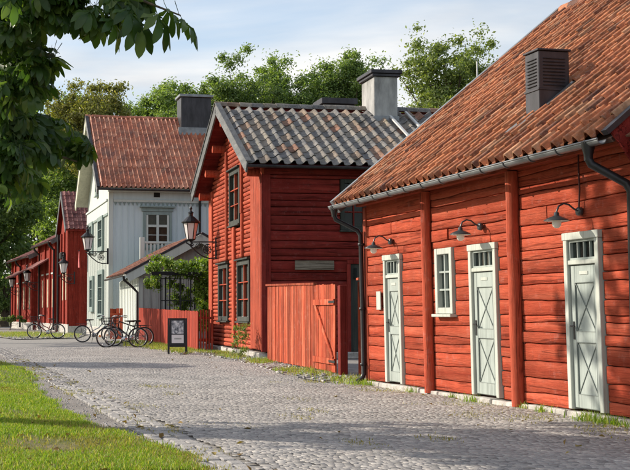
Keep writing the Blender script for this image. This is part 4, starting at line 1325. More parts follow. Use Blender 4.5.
# front window with hood
mpfw = face_map('front')
mpfo = lambda s, o, z: (s, -o - .05, z)
window(wh, mpfo, 1.62, 3.02, 4.30, 6.02, 'bluegreen', 'white_board', 2, 3, 'curtain_b', fw=.13, proud=.06)
mb = MB(); mbox(mb, mpfw, 1.45, 3.18, .0, .20, 6.24, 6.32); mbox(mb, mpfw, 1.55, 3.08, .0, .10, 6.06, 6.235); mb.build('window_hood', 'bluegreen', wh)
mb = MB(); mbox(mb, mpfo, 1.76, 1.86, .0, .052, 4.44, 5.88, .006); mbox(mb, mpfo, 2.78, 2.88, .0, .052, 4.44, 5.88, .006); mbox(mb, mpfo, 2.26, 2.38, .0, .052, 4.44, 5.88, .006); mbox(mb, mpfo, 1.86, 2.78, .0, .050, 5.3, 5.4, .006); mb.build('casement', 'white_board', wh)
mb = MB(); mbox(mb, mpfw, 2.14, 2.44, .003, .03, 6.76, 7.02, .006); mb.build('attic_vent', 'dark_room', wh)
# gable windows
for (a, b, c, d) in ((6.35, 8.05, 4.35, 6.0), (1.95, 3.95, 4.25, 6.0), (5.9, 7.5, 1.25, 3.1), (1.75, 3.85, .9, 3.3), (4.3, 5.1, 7.2, 8.5)):
    mg = lambda s, o, z: (-o - .075, s, z)
    window(wh, mg, a, b, c, d, 'bluegreen', 'bluegreen', 2, 3, 'curtain', fw=.22, proud=.07)
# roof
we_y, we_z, wr_y, wr_z = -.55, 7.12, DW / 2, 11.32
sw = Vector((0, wr_y - we_y, wr_z - we_z)); swl = sw.length; sw.normalize(); nw_ = Vector((0, -sw.z, sw.y))
def slopew(s, off):
    p = Vector((0, we_y, we_z)) + sw * s + nw_ * off
    return (p.y, p.z)
wo = -.68
mb = MB(); mb.prism([slopew(0, -.02), slopew(swl, -.02), slopew(swl, -.12), slopew(0, -.12)], wo + .06, LW, 'yz'); mb.build('roof_deck', 'cream', wh)
mb = MB(); mb.prism([(2 * wr_y - a, b) for a, b in (slopew(0, -.02), slopew(swl, -.02), slopew(swl, -.12), slopew(0, -.12))], wo + .06, LW, 'yz'); mb.build('rear_roof_deck', 'cream', wh)
tiled_slope(wh, (wo + .05, we_y - .02, we_z), (1, 0, 0), sw, LW + .4, swl, 0.232, 0.36, .11, 'tile_red', parts=0, seed=43, jit=.005, tilt=.010)
rm3 = ridge_me.copy(); rm3.materials.clear(); rm3.materials.append(M['tile_red'])
ridge(wh, wo, LW - .4, wr_y, wr_z + .02, rm3, step=.37)
for sgn in (0, 1):
    f = (lambda a: a) if sgn == 0 else (lambda a: 2 * wr_y - a)
    mb = MB(); mb.prism([(f(a), b) for a, b in (slopew(-.05, -.34), slopew(swl, -.34), slopew(swl, .04), slopew(-.05, .04))], wo - .01, wo + .05, 'yz'); mb.build('barge_board', 'cream' if sgn else 'barge', wh)
    mb = MB(); mb.prism([(f(a), b) for a, b in (slopew(-.05, .045), slopew(swl, .045), slopew(swl, .10), slopew(-.05, .10))], wo - .03, wo + .12, 'yz'); mb.build('verge_capping', 'dark_metal', wh)
gutter_mb(wo, LW, we_y - .08, we_z - .05, .075).build('gutter', 'dark_metal', wh)
mb = MB(); mb.cbox(-.1, LW, -.55, -.02, 6.98, 7.06, .005); mb.build('eave_soffit', 'white_board', wh)
downpipe(wh, [(4.4, -.5, 7.05), (4.4, -.5, 6.9), (4.4, -.10, 6.55), (4.4, -.09, 3.0), (4.4, -.09, .2)], .06)
mb = MB(); mb.cbox(4.15, 5.75, 3.55, 4.7, 9.8, 12.35, .02); cw = mb.build('chimney', 'dark_metal', wh)
mb = MB(); mb.cbox(4.05, 5.85, 3.45, 4.8, 12.353, 12.5, .02); mb.build('chimney_cap', 'zinc', cw)
mb = MB(); mb.cbox(4.0, 5.9, 3.40, 3.54, 10.15, 10.75, .01); mb.build('flashing', 'zinc', cw)
# small balcony rail below the window
mb = MB(); mb.cbox(1.30, 1.52, -1.15, -.95, 3.3, 4.75, .01); mb.build('balcony_post', 'white_board', wh)
mb = MB(); mb.cbox(1.53, 3.4, -1.10, -1.0, 4.45, 4.55, .01); mb.build('balcony_rail', 'white_board', wh)
for i in range(10):
    mb = MB(); mb.cbox(1.60 + i * .18, 1.70 + i * .18, -1.08, -1.02, 3.4, 4.44, .006); mb.build('balcony_board', 'white_board', wh)

# ================================================================== grey gabled annex in front of the white house
AN_O = (-2.5, 51.7, 0); AN_R = R(10)
an = thing('gabled_annex', 'low grey board annex with tiled gable roof in front of the pale house', 'building', AN_O, AN_R)
mb = MB(); mb.prism([(0, 0), (5, 0), (5, 2.62), (2.5, 4.15), (0, 2.62)], 0, 7.4, 'xz'); mb.build('wall', 'grey_board', an)
mb = MB(); mb.box(-.025, -.003, .02, 7.3, .25, 2.6); mb.build('side_facing', 'white_board', an)
for i in range(16):
    x = .15 + i * .31; top = 2.6 + (min(x, 5 - x)) * .6
    mb = MB(); mb.cbox(x - .018, x + .018, -.024, -.002, .1, top - .08, .004); mb.build('batten', 'grey_board', an)
for i in range(12):
    y = .4 + i * .6
    mb = MB(); mb.cbox(-.045, -.027, y - .03, y + .03, .25, 2.55, .004); mb.build('batten', 'white_board', an)
mb = MB(); mb.cbox(-.05, .14, -.04, -.002, .05, 2.6, .008); mb.build('corner_board', 'white_board', an)
sA = Vector((2.5 + .62, 0, 4.42 - 2.74)); sal = sA.length; sA.normalize(); nA = Vector((-sA.z, 0, sA.x))
def slopea(s, off, f=0):
    p = Vector((-.62, 0, 2.74)) + sA * s + nA * off
    return (p.x if not f else 5.0 - p.x, p.z)
for f in (0, 1):
    mb = MB(); mb.prism([slopea(0, -.01, f), slopea(sal, -.01, f), slopea(sal, -.07, f), slopea(0, -.07, f)], -.5, 7.3, 'xz'); mb.build('roof_deck', 'white_board', an)
    mb = MB(); mb.prism([slopea(-.03, -.34, f), slopea(sal, -.34, f), slopea(sal, -.01, f), slopea(-.03, -.01, f)], -.545, -.503, 'xz'); mb.build('barge_board', 'white_board', an)
    mb = MB(); mb.prism([slopea(-.05, .0, f), slopea(sal, .0, f), slopea(sal, .085, f), slopea(-.05, .085, f)], -.58, -.44, 'xz'); mb.build('verge_capping', 'dark_metal', an)
tiled_slope(an, (-.64, 7.3, 2.74), (0, -1, 0), sA, 7.75, sal, .25, .36, .06, 'tile_brown', seed=47)
mb = MB(); mb.prism([slopea(0, .0, 1), slopea(sal, .0, 1), slopea(sal, .05, 1), slopea(0, .05, 1)], -.5, 7.3, 'xz'); mb.build('far_roof_tiling', 'tile_red', an)
gm = gutter_mb(-7.3, .5, -.70, 2.70, .06); gm.warp(lambda x, y, z: (y, -x, z)); gm.build('gutter', 'dark_metal', an)
downpipe(an, [(-.70, -.30, 2.66), (-.68, -.30, 2.5), (-.35, -.16, 2.25), (-.10, -.10, 2.0), (-.10, -.10, .1)], .05)

# ================================================================== left row of red houses
def row_house(name, label, o, rz, D, L, ez, rz_, mat_t, wins, parts_group=None, over=.25, chim_=None, lesenes=(), wallm='red_v', pipe=None):
    t = thing(name, label, 'building', o, rz)
    mb = MB(); mb.prism([(0, 0), (D, 0), (D, ez), (D / 2, rz_ - .15), (0, ez)], 0, L, 'yz'); mb.build('wall', wallm, t)
    e = Vector((0, D / 2 + .35, (rz_ - ez + .1))); el = e.length; e.normalize()
    def so(s, off, f=0):
        nn = Vector((0, -e.z, e.y)); p = Vector((0, -.35, ez - .1)) + e * s + nn * off
        return (p.y if not f else D - p.y, p.z)
    for f in (0, 1):
        mb = MB(); mb.prism([so(0, .0, f), so(el, .0, f), so(el, -.1, f), so(0, -.1, f)], -over, L, 'yz'); mb.build('roof_deck', 'redd_v', t)
        mb = MB(); mb.prism([so(-.03, -.25, f), so(el, -.25, f), so(el, .06, f), so(-.03, .06, f)], -over - .05, -over - .005, 'yz'); mb.build('barge_board', 'barge', t)
    tiled_slope(t, (-over, -.37, ez - .1), (1, 0, 0), e, L, el, .26, .38, .06, mat_t, seed=91)
    mb = MB(); mb.prism([so(0, .0, 1), so(el, .0, 1), so(el, .05, 1), so(0, .05, 1)], -over, L, 'yz'); mb.build('rear_roof_tiling', mat_t, t)
    mb = MB(); mb.cbox(-.06, .0, -.05, D + .05, -.02, .5, .01); mb.build('plinth', 'stone', t)
    mb = MB(); mb.cbox(.0, L, -.05, .0, -.02, .4, .01); mb.build('plinth', 'stone', t)
    for y in lesenes:
        mb = MB(); mb.cbox(-.10, -.004, y - .14, y + .14, .5, ez - .1, .015); mb.build('pilaster', wallm, t)
    for (a, b, c, d) in wins:
        mb = MB(); mb.cbox(-.05, -.004, a, b, c, d, .01); w_ = mb.build('window_shutter', 'shutter', t)
        mb = MB(); mb.cbox(-.075, -.052, a - .08, b + .08, d, d + .1, .005); mb.build('lintel', 'white_board', w_)
    x = .3
    while x < L - .1 and L < 9:
        mb = MB(); mb.cbox(x - .03, x + .03, -.03, -.002, .42, ez - .15, .006); mb.build('batten', wallm, t); x += .35
    if chim_:
        mb = MB(); mb.cbox(*chim_, .02); c_ = mb.build('chimney', 'zinc', t)
        mb = MB(); mb.cbox(chim_[0] - .1, chim_[1] + .1, chim_[2] - .1, chim_[3] + .1, chim_[5], chim_[5] + .12, .01); mb.build('chimney_cap', 'dark_metal', c_)
    if pipe is not None:
        downpipe(t, [(-.16, pipe, ez - .1), (-.16, pipe, .1)], .07)
    return t
r3 = row_house('red_gable_house', 'tall narrow red house with violet tiled gable roof left of the pale house', (-7.55, 72.0, 0), R(12), 5.2, 7.0, 6.05, 8.35, 'tile_violet',
               [(1.1, 1.5, 1.9, 4.0), (2.9, 3.3, 1.9, 4.0)], over=.22, lesenes=(.15, 2.2, 4.0), pipe=4.9, wallm='row_v')
def eave_house(name, label, o, rz, D, L, ez, rdz, mat_t, wins, chim_=None, lesenes=(), pipe=None):
    """low street house: eave and ridge run along the street"""
    t = thing(name, label, 'building', o, rz)
    mb = MB(); mb.prism([(0, 0), (L, 0), (L, ez), (L / 2, rdz - .15), (0, ez)], 0, D, 'xz'); mb.build('wall', 'row_v', t)
    e = Vector((L / 2 + .4, 0, rdz - ez + .15)); el = e.length; e.normalize(); nn = Vector((-e.z, 0, e.x))
    def so(s_, off, f=0):
        p = Vector((-.4, 0, ez - .15)) + e * s_ + nn * off
        return (p.x if not f else L - p.x, p.z)
    for f in (0, 1):
        mb = MB(); mb.prism([so(0, .0, f), so(el, .0, f), so(el, -.1, f), so(0, -.1, f)], -.25, D + .1, 'xz'); mb.build('roof_deck', 'row_v', t)
        mb = MB(); mb.prism([so(-.03, -.22, f), so(el, -.22, f), so(el, .06, f), so(-.03, .06, f)], -.30, -.255, 'xz'); mb.build('barge_board', 'barge', t)
    tiled_slope(t, (-.42, D + .1, ez - .15), (0, -1, 0), e, D + .3, el, .26, .38, .06, mat_t, seed=93)
    mb = MB(); mb.prism([so(0, .0, 1), so(el, .0, 1), so(el, .05, 1), so(0, .05, 1)], -.25, D + .1, 'xz'); mb.build('rear_roof_tiling', mat_t, t)
    gm = gutter_mb(-D, .25, -.48, ez - .17, .07); gm.warp(lambda x, y, z: (y, -x, z)); gm.build('gutter', 'dark_metal', t)
    mb = MB(); mb.cbox(-.06, .0, -.05, D, -.02, .5, .01); mb.build('plinth', 'stone', t)
    for y in lesenes:
        mb = MB(); mb.cbox(-.12, -.004, y - .14, y + .14, .5, ez - .1, .015); mb.build('pilaster', 'row_v', t)
    for (a, b, c, d) in wins:
        mb = MB(); mb.cbox(-.05, -.004, a + .2, b - .2, c, d - .3, .01); w_ = mb.build('window_shutter', 'shutter', t)
        mb = MB(); mb.cbox(-.075, -.052, a - .08, b + .08, d, d + .1, .005); mb.build('lintel', 'white_board', w_)
    if chim_:
        mb = MB(); mb.cbox(*chim_, .02); c_ = mb.build('chimney', 'zinc', t)
        mb = MB(); mb.cbox(chim_[0] - .1, chim_[1] + .1, chim_[2] - .1, chim_[3] + .1, chim_[5], chim_[5] + .12, .01); mb.build('chimney_cap', 'dark_metal', c_)
    for y in pipe or ():
        downpipe(t, [(-.48, y, ez - .2), (-.45, y, ez - .4), (-.14, y, ez - .7), (-.14, y, .1)], .07)
    return t
r4 = eave_house('red_row_house', 'red street house with cream shuttered windows and a metal chimney, beyond the gable house', (-8.9, 77.4, 0), R(15), 8.6, 6.0, 5.75, 7.4, 'tile_violet',
               [(.8, 1.7, 1.5, 3.6), (3.0, 3.9, 1.5, 3.6), (5.4, 6.2, 1.5, 3.6)], chim_=(.55, 1.35, .8, 1.7, 5.5, 8.0), lesenes=(.2, 2.3, 4.6, 7.6), pipe=(.1, 6.9))
mb = MB(); mb.prism([(-1.0, 4.0), (.0, 4.6), (.0, 4.7), (-1.05, 4.06)], 3.0, 8.0, 'xz'); mb.build('porch_roof', 'tile_violet', r4)
r5 = eave_house('low_red_row_house', 'lowest red street house at the far end of the row, under the trees', (-11.5, 86.3, 0), R(16), 11.0, 6.0, 5.2, 6.6, 'tile_violet',
               [(1.2, 2.0, 1.4, 3.3), (4.0, 4.8, 1.4, 3.3), (7.2, 8.0, 1.4, 3.3)], lesenes=(.3, 3.0, 6.0, 9.0, 10.6), pipe=(5.6, 10.8))
mb = MB(); mb.prism([(-.9, 3.7), (.0, 4.2), (.0, 4.3), (-.95, 3.76)], 3.4, 8.0, 'xz'); mb.build('porch_roof', 'tile_violet', r5)
for (o_, r_, p_) in ((r3, R(12), (-.10, 1.95, 1.9)),):
    mb = MB(); mb.cbox(-.3, -.01, 1.9, 2.9, 4.35, 4.75, .05); mb.build('shop_sign_box', 'iron', o_)
flag = MB()
for i in range(7):
    for j in range(5):
        flag.v.append((.06 * math.sin(i * .9 + j * .3), i * .13, -j * .22))
for i in range(6):
    for j in range(4):
        k = i * 5 + j; flag.f.append((k, k + 5, k + 6, k + 1)); flag.sm.append(True)
M['flag'] = plain_mat('pink_red_cloth', (0.55, 0.12, 0.12), 0.8, 0.1)
fo = thing('hanging_flag', 'small pink-red flag hanging at the corner of the pale house', 'flag', (-6.72, 69.0, 4.55))
flag.build('cloth', 'flag', fo)
MB().tube([(0, -.05, .02), (0, .9, .12)], .02, 6).build('pole', 'iron', fo)

# ================================================================== garden fence, trellis and vine beside the annex
gf = thing('garden_fence', 'low dark red board fence with solid boards below the vine trellis', 'fence', (0, 0, 0))
plank_fence(gf, (-2.50, 51.5, 0), (-.05, 37.6, 0), 1.36, 1.20, 78, 'fence_dark', seed=81, zb=.05)
mb = MB(); mb.bar(Vector((-2.44, 51.5, 1.0)), Vector((.01, 37.6, .95)), .05, .09); mb.build('rail', 'fence_dark', gf)
pk = thing('picket_fence', 'short dark red picket fence closing the gap to the log house corner', 'fence', (0, 0, 0))
for i in range(5):
    a = Vector((.02 + .085 * i, 37.55 + .02 * i, 0))
    mb = MB(); mb.bar(a + up_ * .06, a + up_ * (1.24 + .02 * (i % 2)), .05, .025, up=(0, 1, 0)); mb.build('picket', 'fence_dark', pk)
for zz in (.35, 1.0):
    mb = MB(); mb.bar(Vector((-.03, 37.60, zz)), Vector((.42, 37.70, zz)), .03, .07); mb.build('rail', 'fence_dark', pk)
rb = thing('red_board_screen', 'small red board screen against the pale house behind the parked bicycles', 'fence', (0, 0, 0))
plank_fence(rb, (-3.85, 53.6, 0), (-3.30, 53.5, 0), 1.34, 1.34, 4, 'fence_red', seed=83)
for i in range(2):
    mb = MB(); mb.bar(Vector((-3.84, 53.52, .5 + i * .6)), Vector((-3.31, 53.42, .5 + i * .6)), .03, .08); mb.build('rail', 'fence_red', rb)

tr = thing('trellis', 'black iron trellis with a flat canopy standing behind the garden fence', 'trellis', (0, 0, 0))
for (x, y) in ((-1.42, 45.4), (-1.10, 45.6), (-.72, 45.8), (-.34, 46.0), (-1.30, 47.4), (-.2, 47.6)):
    mb = MB(); mb.bar((x, y, 0), (x, y, 2.52), .05, .05); mb.build('upright', 'iron', tr)
for i in range(14):
    x = -1.36 + i * .085
    mb = MB(); mb.bar((x, 45.45 + i * .045, .9), (x, 45.45 + i * .045, 2.4), .014, .014); mb.build('bar', 'iron', tr)
for zz in (.9, 1.6, 2.4):
    mb = MB(); mb.bar((-1.44, 45.42, zz), (-.20, 46.05, zz), .025, .03); mb.build('cross_bar', 'iron', tr)
mb = MB()
mb.add([(-1.75, 45.1, 2.52), (.05, 45.6, 2.52), (.05, 47.9, 2.60), (-1.6, 47.6, 2.60), (-1.75, 45.1, 2.64), (.05, 45.6, 2.64), (.05, 47.9, 2.74), (-1.6, 47.6, 2.74)],
       [(0, 1, 2, 3), (7, 6, 5, 4), (0, 4, 5, 1), (1, 5, 6, 2), (2, 6, 7, 3), (3, 7, 4, 0)])
mb.build('canopy', 'iron', tr)

# ------------------------------------------------------------------ foliage helpers
def leaf_cloud(name, centres, radii, counts, size, mat, parent, seed=0, flat=0.8, upb=0.35, aspect=.5):
    rr = np.random.RandomState(seed)
    Cs = np.repeat(np.asarray(centres, float), counts, axis=0)
    Rs = np.repeat(np.asarray(radii, float), counts)
    n = len(Cs)
    d = rr.randn(n, 3); d /= np.linalg.norm(d, axis=1)[:, None]
    rad = np.clip(np.abs(rr.randn(n)) * .52 + .12, 0, 1.3)
    off = d * (rad * Rs)[:, None]; off[:, 2] *= flat
    P = Cs + off
    nm = d * .7 + rr.randn(n, 3) * .6; nm[:, 2] += upb; nm /= np.linalg.norm(nm, axis=1)[:, None]
    t = np.cross(nm, rr.randn(n, 3)); t /= np.linalg.norm(t, axis=1)[:, None]
    b = np.cross(nm, t)
    s = size * rr.uniform(.6, 1.35, n)[:, None]
    fold = nm * s * .18
    V = np.stack([P - t * s * .5, P + b * s * aspect * .5 + fold, P + t * s * .5, P - b * s * aspect * .5 + fold], 1).reshape(-1, 3)
    k = np.arange(n)[:, None] * 4
    F = np.concatenate([k, k + 1, k + 2, k, k + 2, k + 3], 1).ravel()
    return np_mesh(name, V, 3, F, mat, parent)

def tree(name, label, base, height, crown_z, radii, ncl, nleaf, lsize, mat, seed, cat='tree', group=None, trunk_r=.3, clr=.28, shell=.45, lobes=0):
    """tapered trunk with limbs; crown of leaf clumps spread through an uneven volume"""
    rr = random.Random(seed)
    t = thing(name, label, cat, base, 0, group)
    cen = Vector((0, 0, crown_z))
    lob = [(Vector((rr.uniform(-.55, .55) * radii[0], rr.uniform(-.55, .55) * radii[1], rr.uniform(-.45, .5) * radii[2])), rr.uniform(.42, .62)) for _ in range(lobes or 7)]
    lob.append((Vector((0, 0, 0)), .62))
    cs = []; rs = []
    for i in range(ncl):
        lc, ls = lob[i % len(lob)]
        d = Vector((rr.gauss(0, 1), rr.gauss(0, 1), rr.gauss(0, 1))).normalized()
        q = rr.uniform(shell, 1.0)
        p = cen + lc + Vector((d.x * radii[0], d.y * radii[1], d.z * radii[2])) * (q * ls)
        if p.z < 0.6: continue
        cs.append(p); rs.append(min(radii) * clr * rr.uniform(.55, 1.3))
    tm_ = MB()
    top = cen + Vector((0, 0, radii[2] * .35))
    path = [Vector((0, 0, -.1)), Vector((0.02, .03, height * .12)), Vector((.08, -.05, crown_z - radii[2] * .6)), cen * 1.0, top]
    tm_.tube(path, [trunk_r * 1.35, trunk_r, trunk_r * .8, trunk_r * .45, trunk_r * .12], 10)
    step = max(1, len(cs) // 26)
    for c in cs[::step]:
        st_ = path[2].lerp(path[3], rr.uniform(0, .95))
        mid = st_.lerp(c, .5) + Vector((0, 0, -.08 * (c - st_).length))
        tm_.tube([st_, mid, c], [trunk_r * .3, trunk_r * .18, trunk_r * .05], 6)
    tm_.build('trunk', 'bark', t)
    cnt = [max(4, int(nleaf / len(cs) * rr.uniform(.5, 1.5))) for _ in cs]
    leaf_cloud('crown', [tuple(c) for c in cs], rs, cnt, lsize, mat, t, seed)
    return t

# vine on the trellis
vn = thing('climbing_vine', 'light green flowering vine hanging over the trellis beside the log house', 'vine', (0, 0, 0))
rr = random.Random(15); cs = []; rs = []
for i in range(60):
    x = rr.uniform(-1.75, .45); cs.append((x, 45.6 + rr.uniform(-.5, 1.6), 2.72 + rr.uniform(-.06, .34) + .12 * math.sin(x * 3))); rs.append(rr.uniform(.16, .32))
for i in range(90):
    cs.append((rr.uniform(-.05, .72), 46.3 + rr.uniform(-.6, 1), rr.uniform(.5, 3.0))); rs.append(rr.uniform(.18, .32))
for i in range(12):
    cs.append((rr.uniform(-1.95, -1.5), 45.3 + rr.uniform(-.2, .5), rr.uniform(2.1, 2.75))); rs.append(rr.uniform(.1, .22))
for i in range(40):
    cs.append((rr.uniform(-1.3, .2), 47.4 + rr.uniform(-.2, .4), rr.uniform(.8, 2.4))); rs.append(rr.uniform(.16, .3))
leaf_cloud('leaves', cs, rs, [110] * len(cs), .10, 'vine', vn, 5, aspect=.7)
MB().tube([(.3, 46.3, 0), (.25, 46.35, 1.2), (.1, 46.2, 2.2), (-.4, 46.1, 2.7), (-1.3, 45.8, 2.75)], [.05, .045, .04, .03, .015], 7).build('stem', 'bark', vn)
leaf_cloud('blossoms', [c for c in cs[:34:2]], [r_ * 1.25 for r_ in rs[:34:2]], [16] * 17, .07, 'blossom', vn, 6, aspect=.8)

# ================================================================== A-frame sign board
def sign_mat():
    m, nt, b = base_mat('printed_poster')
    tc = N(nt, 'ShaderNodeTexCoord'); sp = N(nt, 'ShaderNodeSeparateXYZ')
    nt.links.new(tc.outputs['Generated'], sp.inputs[0])
    mp = texmap(nt, (3.2, 1, 4.5), 'Generated', False)
    n = noise(nt, mp, 1.6, 4, .6)
    r = ramp(nt, [(.36, (.05, .06, .075)), (.5, (.30, .33, .37)), (.62, (.62, .65, .68))])
    nt.links.new(n.outputs['Fac'], r.inputs['Fac'])
    gt_ = N(nt, 'ShaderNodeMath', operation='GREATER_THAN'); gt_.inputs[1].default_value = .40
    nt.links.new(sp.outputs['Z'], gt_.inputs[0])
    c = mixc(nt, gt_.outputs[0], (.70, .71, .73), r.outputs[0])
    lt = N(nt, 'ShaderNodeMath', operation='COMPARE'); lt.inputs[1].default_value = .395; lt.inputs[2].default_value = .022
    nt.links.new(sp.outputs['Z'], lt.inputs[0])
    c2 = mixc(nt, lt.outputs[0], c.outputs[0], (.03, .03, .035))
    nt.links.new(c2.outputs[0], b.inputs['Base Color']); b.inputs['Roughness'].default_value = .35
    return m
M['poster'] = sign_mat()
sg = thing('sandwich_board', 'black A-frame sign with a grey poster standing before the garden fence', 'sign', (-.64, 35.55, 0), R(3))
for sgn in (-1, 1):
    y0, y1 = sgn * .27, sgn * .03
    P = lambda x, t_: (x, y0 + (y1 - y0) * t_, 1.0 * t_)
    for x in (-.25, .25):
        mb = MB(); mb.bar(P(x, 0), P(x, 1.0), .045, .03, up=(0, 1, 0)); mb.build('leg', 'iron', sg)
    for t_ in (.22, .98):
        mb = MB(); mb.bar(P(-.225, t_), P(.225, t_), .03, .05); mb.build('frame_rail', 'iron', sg)
    mb = MB(); a = [P(-.222, .25), P(.222, .25), P(.222, .955), P(-.222, .955)]
    nrm_ = Vector((0, sgn * -1, -.24)).normalized() * .008 * -1
    mb.add([Vector(p) + nrm_ for p in a] + [Vector(p) - nrm_ for p in a], [(0, 1, 2, 3), (7, 6, 5, 4), (0, 4, 5, 1), (1, 5, 6, 2), (2, 6, 7, 3), (3, 7, 4, 0)])
    pn = mb.build('panel', 'iron', sg)
    a = [P(-.17, .30), P(.17, .30), P(.17, .93), P(-.17, .93)]; o_ = Vector((0, sgn * 1, .24)).normalized() * .0125
    mb = MB(); mb.add([Vector(p) + o_ for p in a], [(0, 1, 2, 3)]); ps = mb.build('poster', 'poster', pn)
    # smudged word on the white band: a row of short strokes
    for i in range(6):
        xx = -.09 + i * .034
        mb = MB(); q = [P(xx, .405), P(xx + .022, .405), P(xx + .022, .445), P(xx, .445)]
        mb.add([Vector(p) + o_ * 1.25 for p in q], [(0, 1, 2, 3)]); mb.build('word_stroke', 'lath', pn)

# ================================================================== street lanterns on wrought brackets
def lantern(label, loc, rz, s=1.0, arm=1.1, big=True):
    """origin on the wall; the bracket runs along -x"""
    t = thing('street_lantern', label, 'lantern', loc, rz, 'wall lanterns along the street')
    mb = MB()
    mb.bar((0, 0, .16 * s), (-arm * s, 0, .16 * s), .035 * s, .04 * s)
    mb.bar((0, 0, -.38 * s), (0, 0, .30 * s), .07 * s, .05 * s, up=(0, 1, 0))
    br = mb.build('bracket', 'iron', t)
    mb = MB()
    sweep = [(-.02, 0, -.34), (-.22, 0, -.36), (-.45, 0, -.28), (-.66, 0, -.12), (-.85, 0, .08), (-.95, 0, .14)]
    mb.tube([Vector(p) * s for p in sweep], .022 * s, 6)
    for (cx, cz, r0, turn) in ((-.27, -.08, .17, 1), (-.58, .04, .10, -1), (-.76, .08, .06, 1)):
        pts = []
        for i in range(22):
            a = i / 21 * 3.4 * PI * turn; r_ = r0 * (1 - .75 * i / 21)
            pts.append(Vector((cx + r_ * math.cos(a + 1.2), 0, cz + r_ * math.sin(a + 1.2))) * s)
        mb.tube(pts, .016 * s, 5)
    for i in range(8):
        a = i / 8 * 2 * PI
        mb.tube([Vector((-.27, 0, -.08)) * s, Vector((-.27 + .15 * math.cos(a), 0, -.08 + .15 * math.sin(a))) * s], .012 * s, 4)
    mb.build('scrollwork', 'iron', br)
    cx = -arm * s; z0 = .24 * s
    # six-sided cage
    def ring(r_, z, n=6, o=0): return [(cx + r_ * math.cos(2 * PI * k / n + o), r_ * math.sin(2 * PI * k / n + o), z) for k in range(n)]
    b0 = ring(.135 * s, z0); b1 = ring(.235 * s, z0 + .52 * s)
    mb = MB()
    for k in range(6):
        mb.tube([b0[k], b1[k]], .014 * s, 5); mb.tube([b0[k], b0[(k + 1) % 6]], .016 * s, 5); mb.tube([b1[k], b1[(k + 1) % 6]], .018 * s, 5)
    mb.tube([(cx, 0, .14 * s), (cx, 0, z0)], [.02 * s, .05 * s], 6)
    for k in range(6):
        mb.tube([(cx, 0, .17 * s), b0[k]], .012 * s, 5)
    cg = mb.build('cage', 'iron', t)
    for k in range(6):
        k2 = (k + 1) % 6
        mb = MB(); mb.add([b0[k], b0[k2], b1[k2], b1[k]], [(0, 1, 2, 3)]); mb.build('pane', 'lantern_glass', cg)
    MB().lathe([(0, 0), (.07 * s, .02 * s), (.10 * s, .2 * s), (.09 * s, .36 * s), (0, .42 * s)], 10, (cx, 0, z0 + .04 * s)).build('globe', 'lantern_milk', t)
    rf = MB().lathe([(.29 * s, 0), (.30 * s, .03 * s), (.20 * s, .12 * s), (.12 * s, .19 * s), (.07 * s, .22 * s), (.07 * s, .30 * s), (.10 * s, .32 * s), (.03 * s, .38 * s), (.03 * s, .42 * s), (.05 * s, .46 * s), (.03 * s, .50 * s), (0, .56 * s)], 12, (cx, 0, z0 + .52 * s), smooth=False).build('hood', 'iron', t)
    return t
lantern('large black lantern on a scrolled bracket at the red log house corner', (.50, 38.5, 3.18), R(0), .98, .80)
lantern('black lantern on a scrolled bracket at the corner of the pale house', (-4.40, 59.6, 3.90), R(0), 1.12, .86)
lantern('black lantern hanging out from the tall red gable house', (-7.20, 71.7, 3.20), R(0), 1.05, .60)
lantern('dark lantern on the red row house between the gable house and the lowest house', (-10.9, 84.6, 3.05), R(0), 1.05, .76)
lantern('small dark lantern farthest up the street on the lowest red house', (-13.4, 93.0, 2.85), R(0), 1.05, .55)



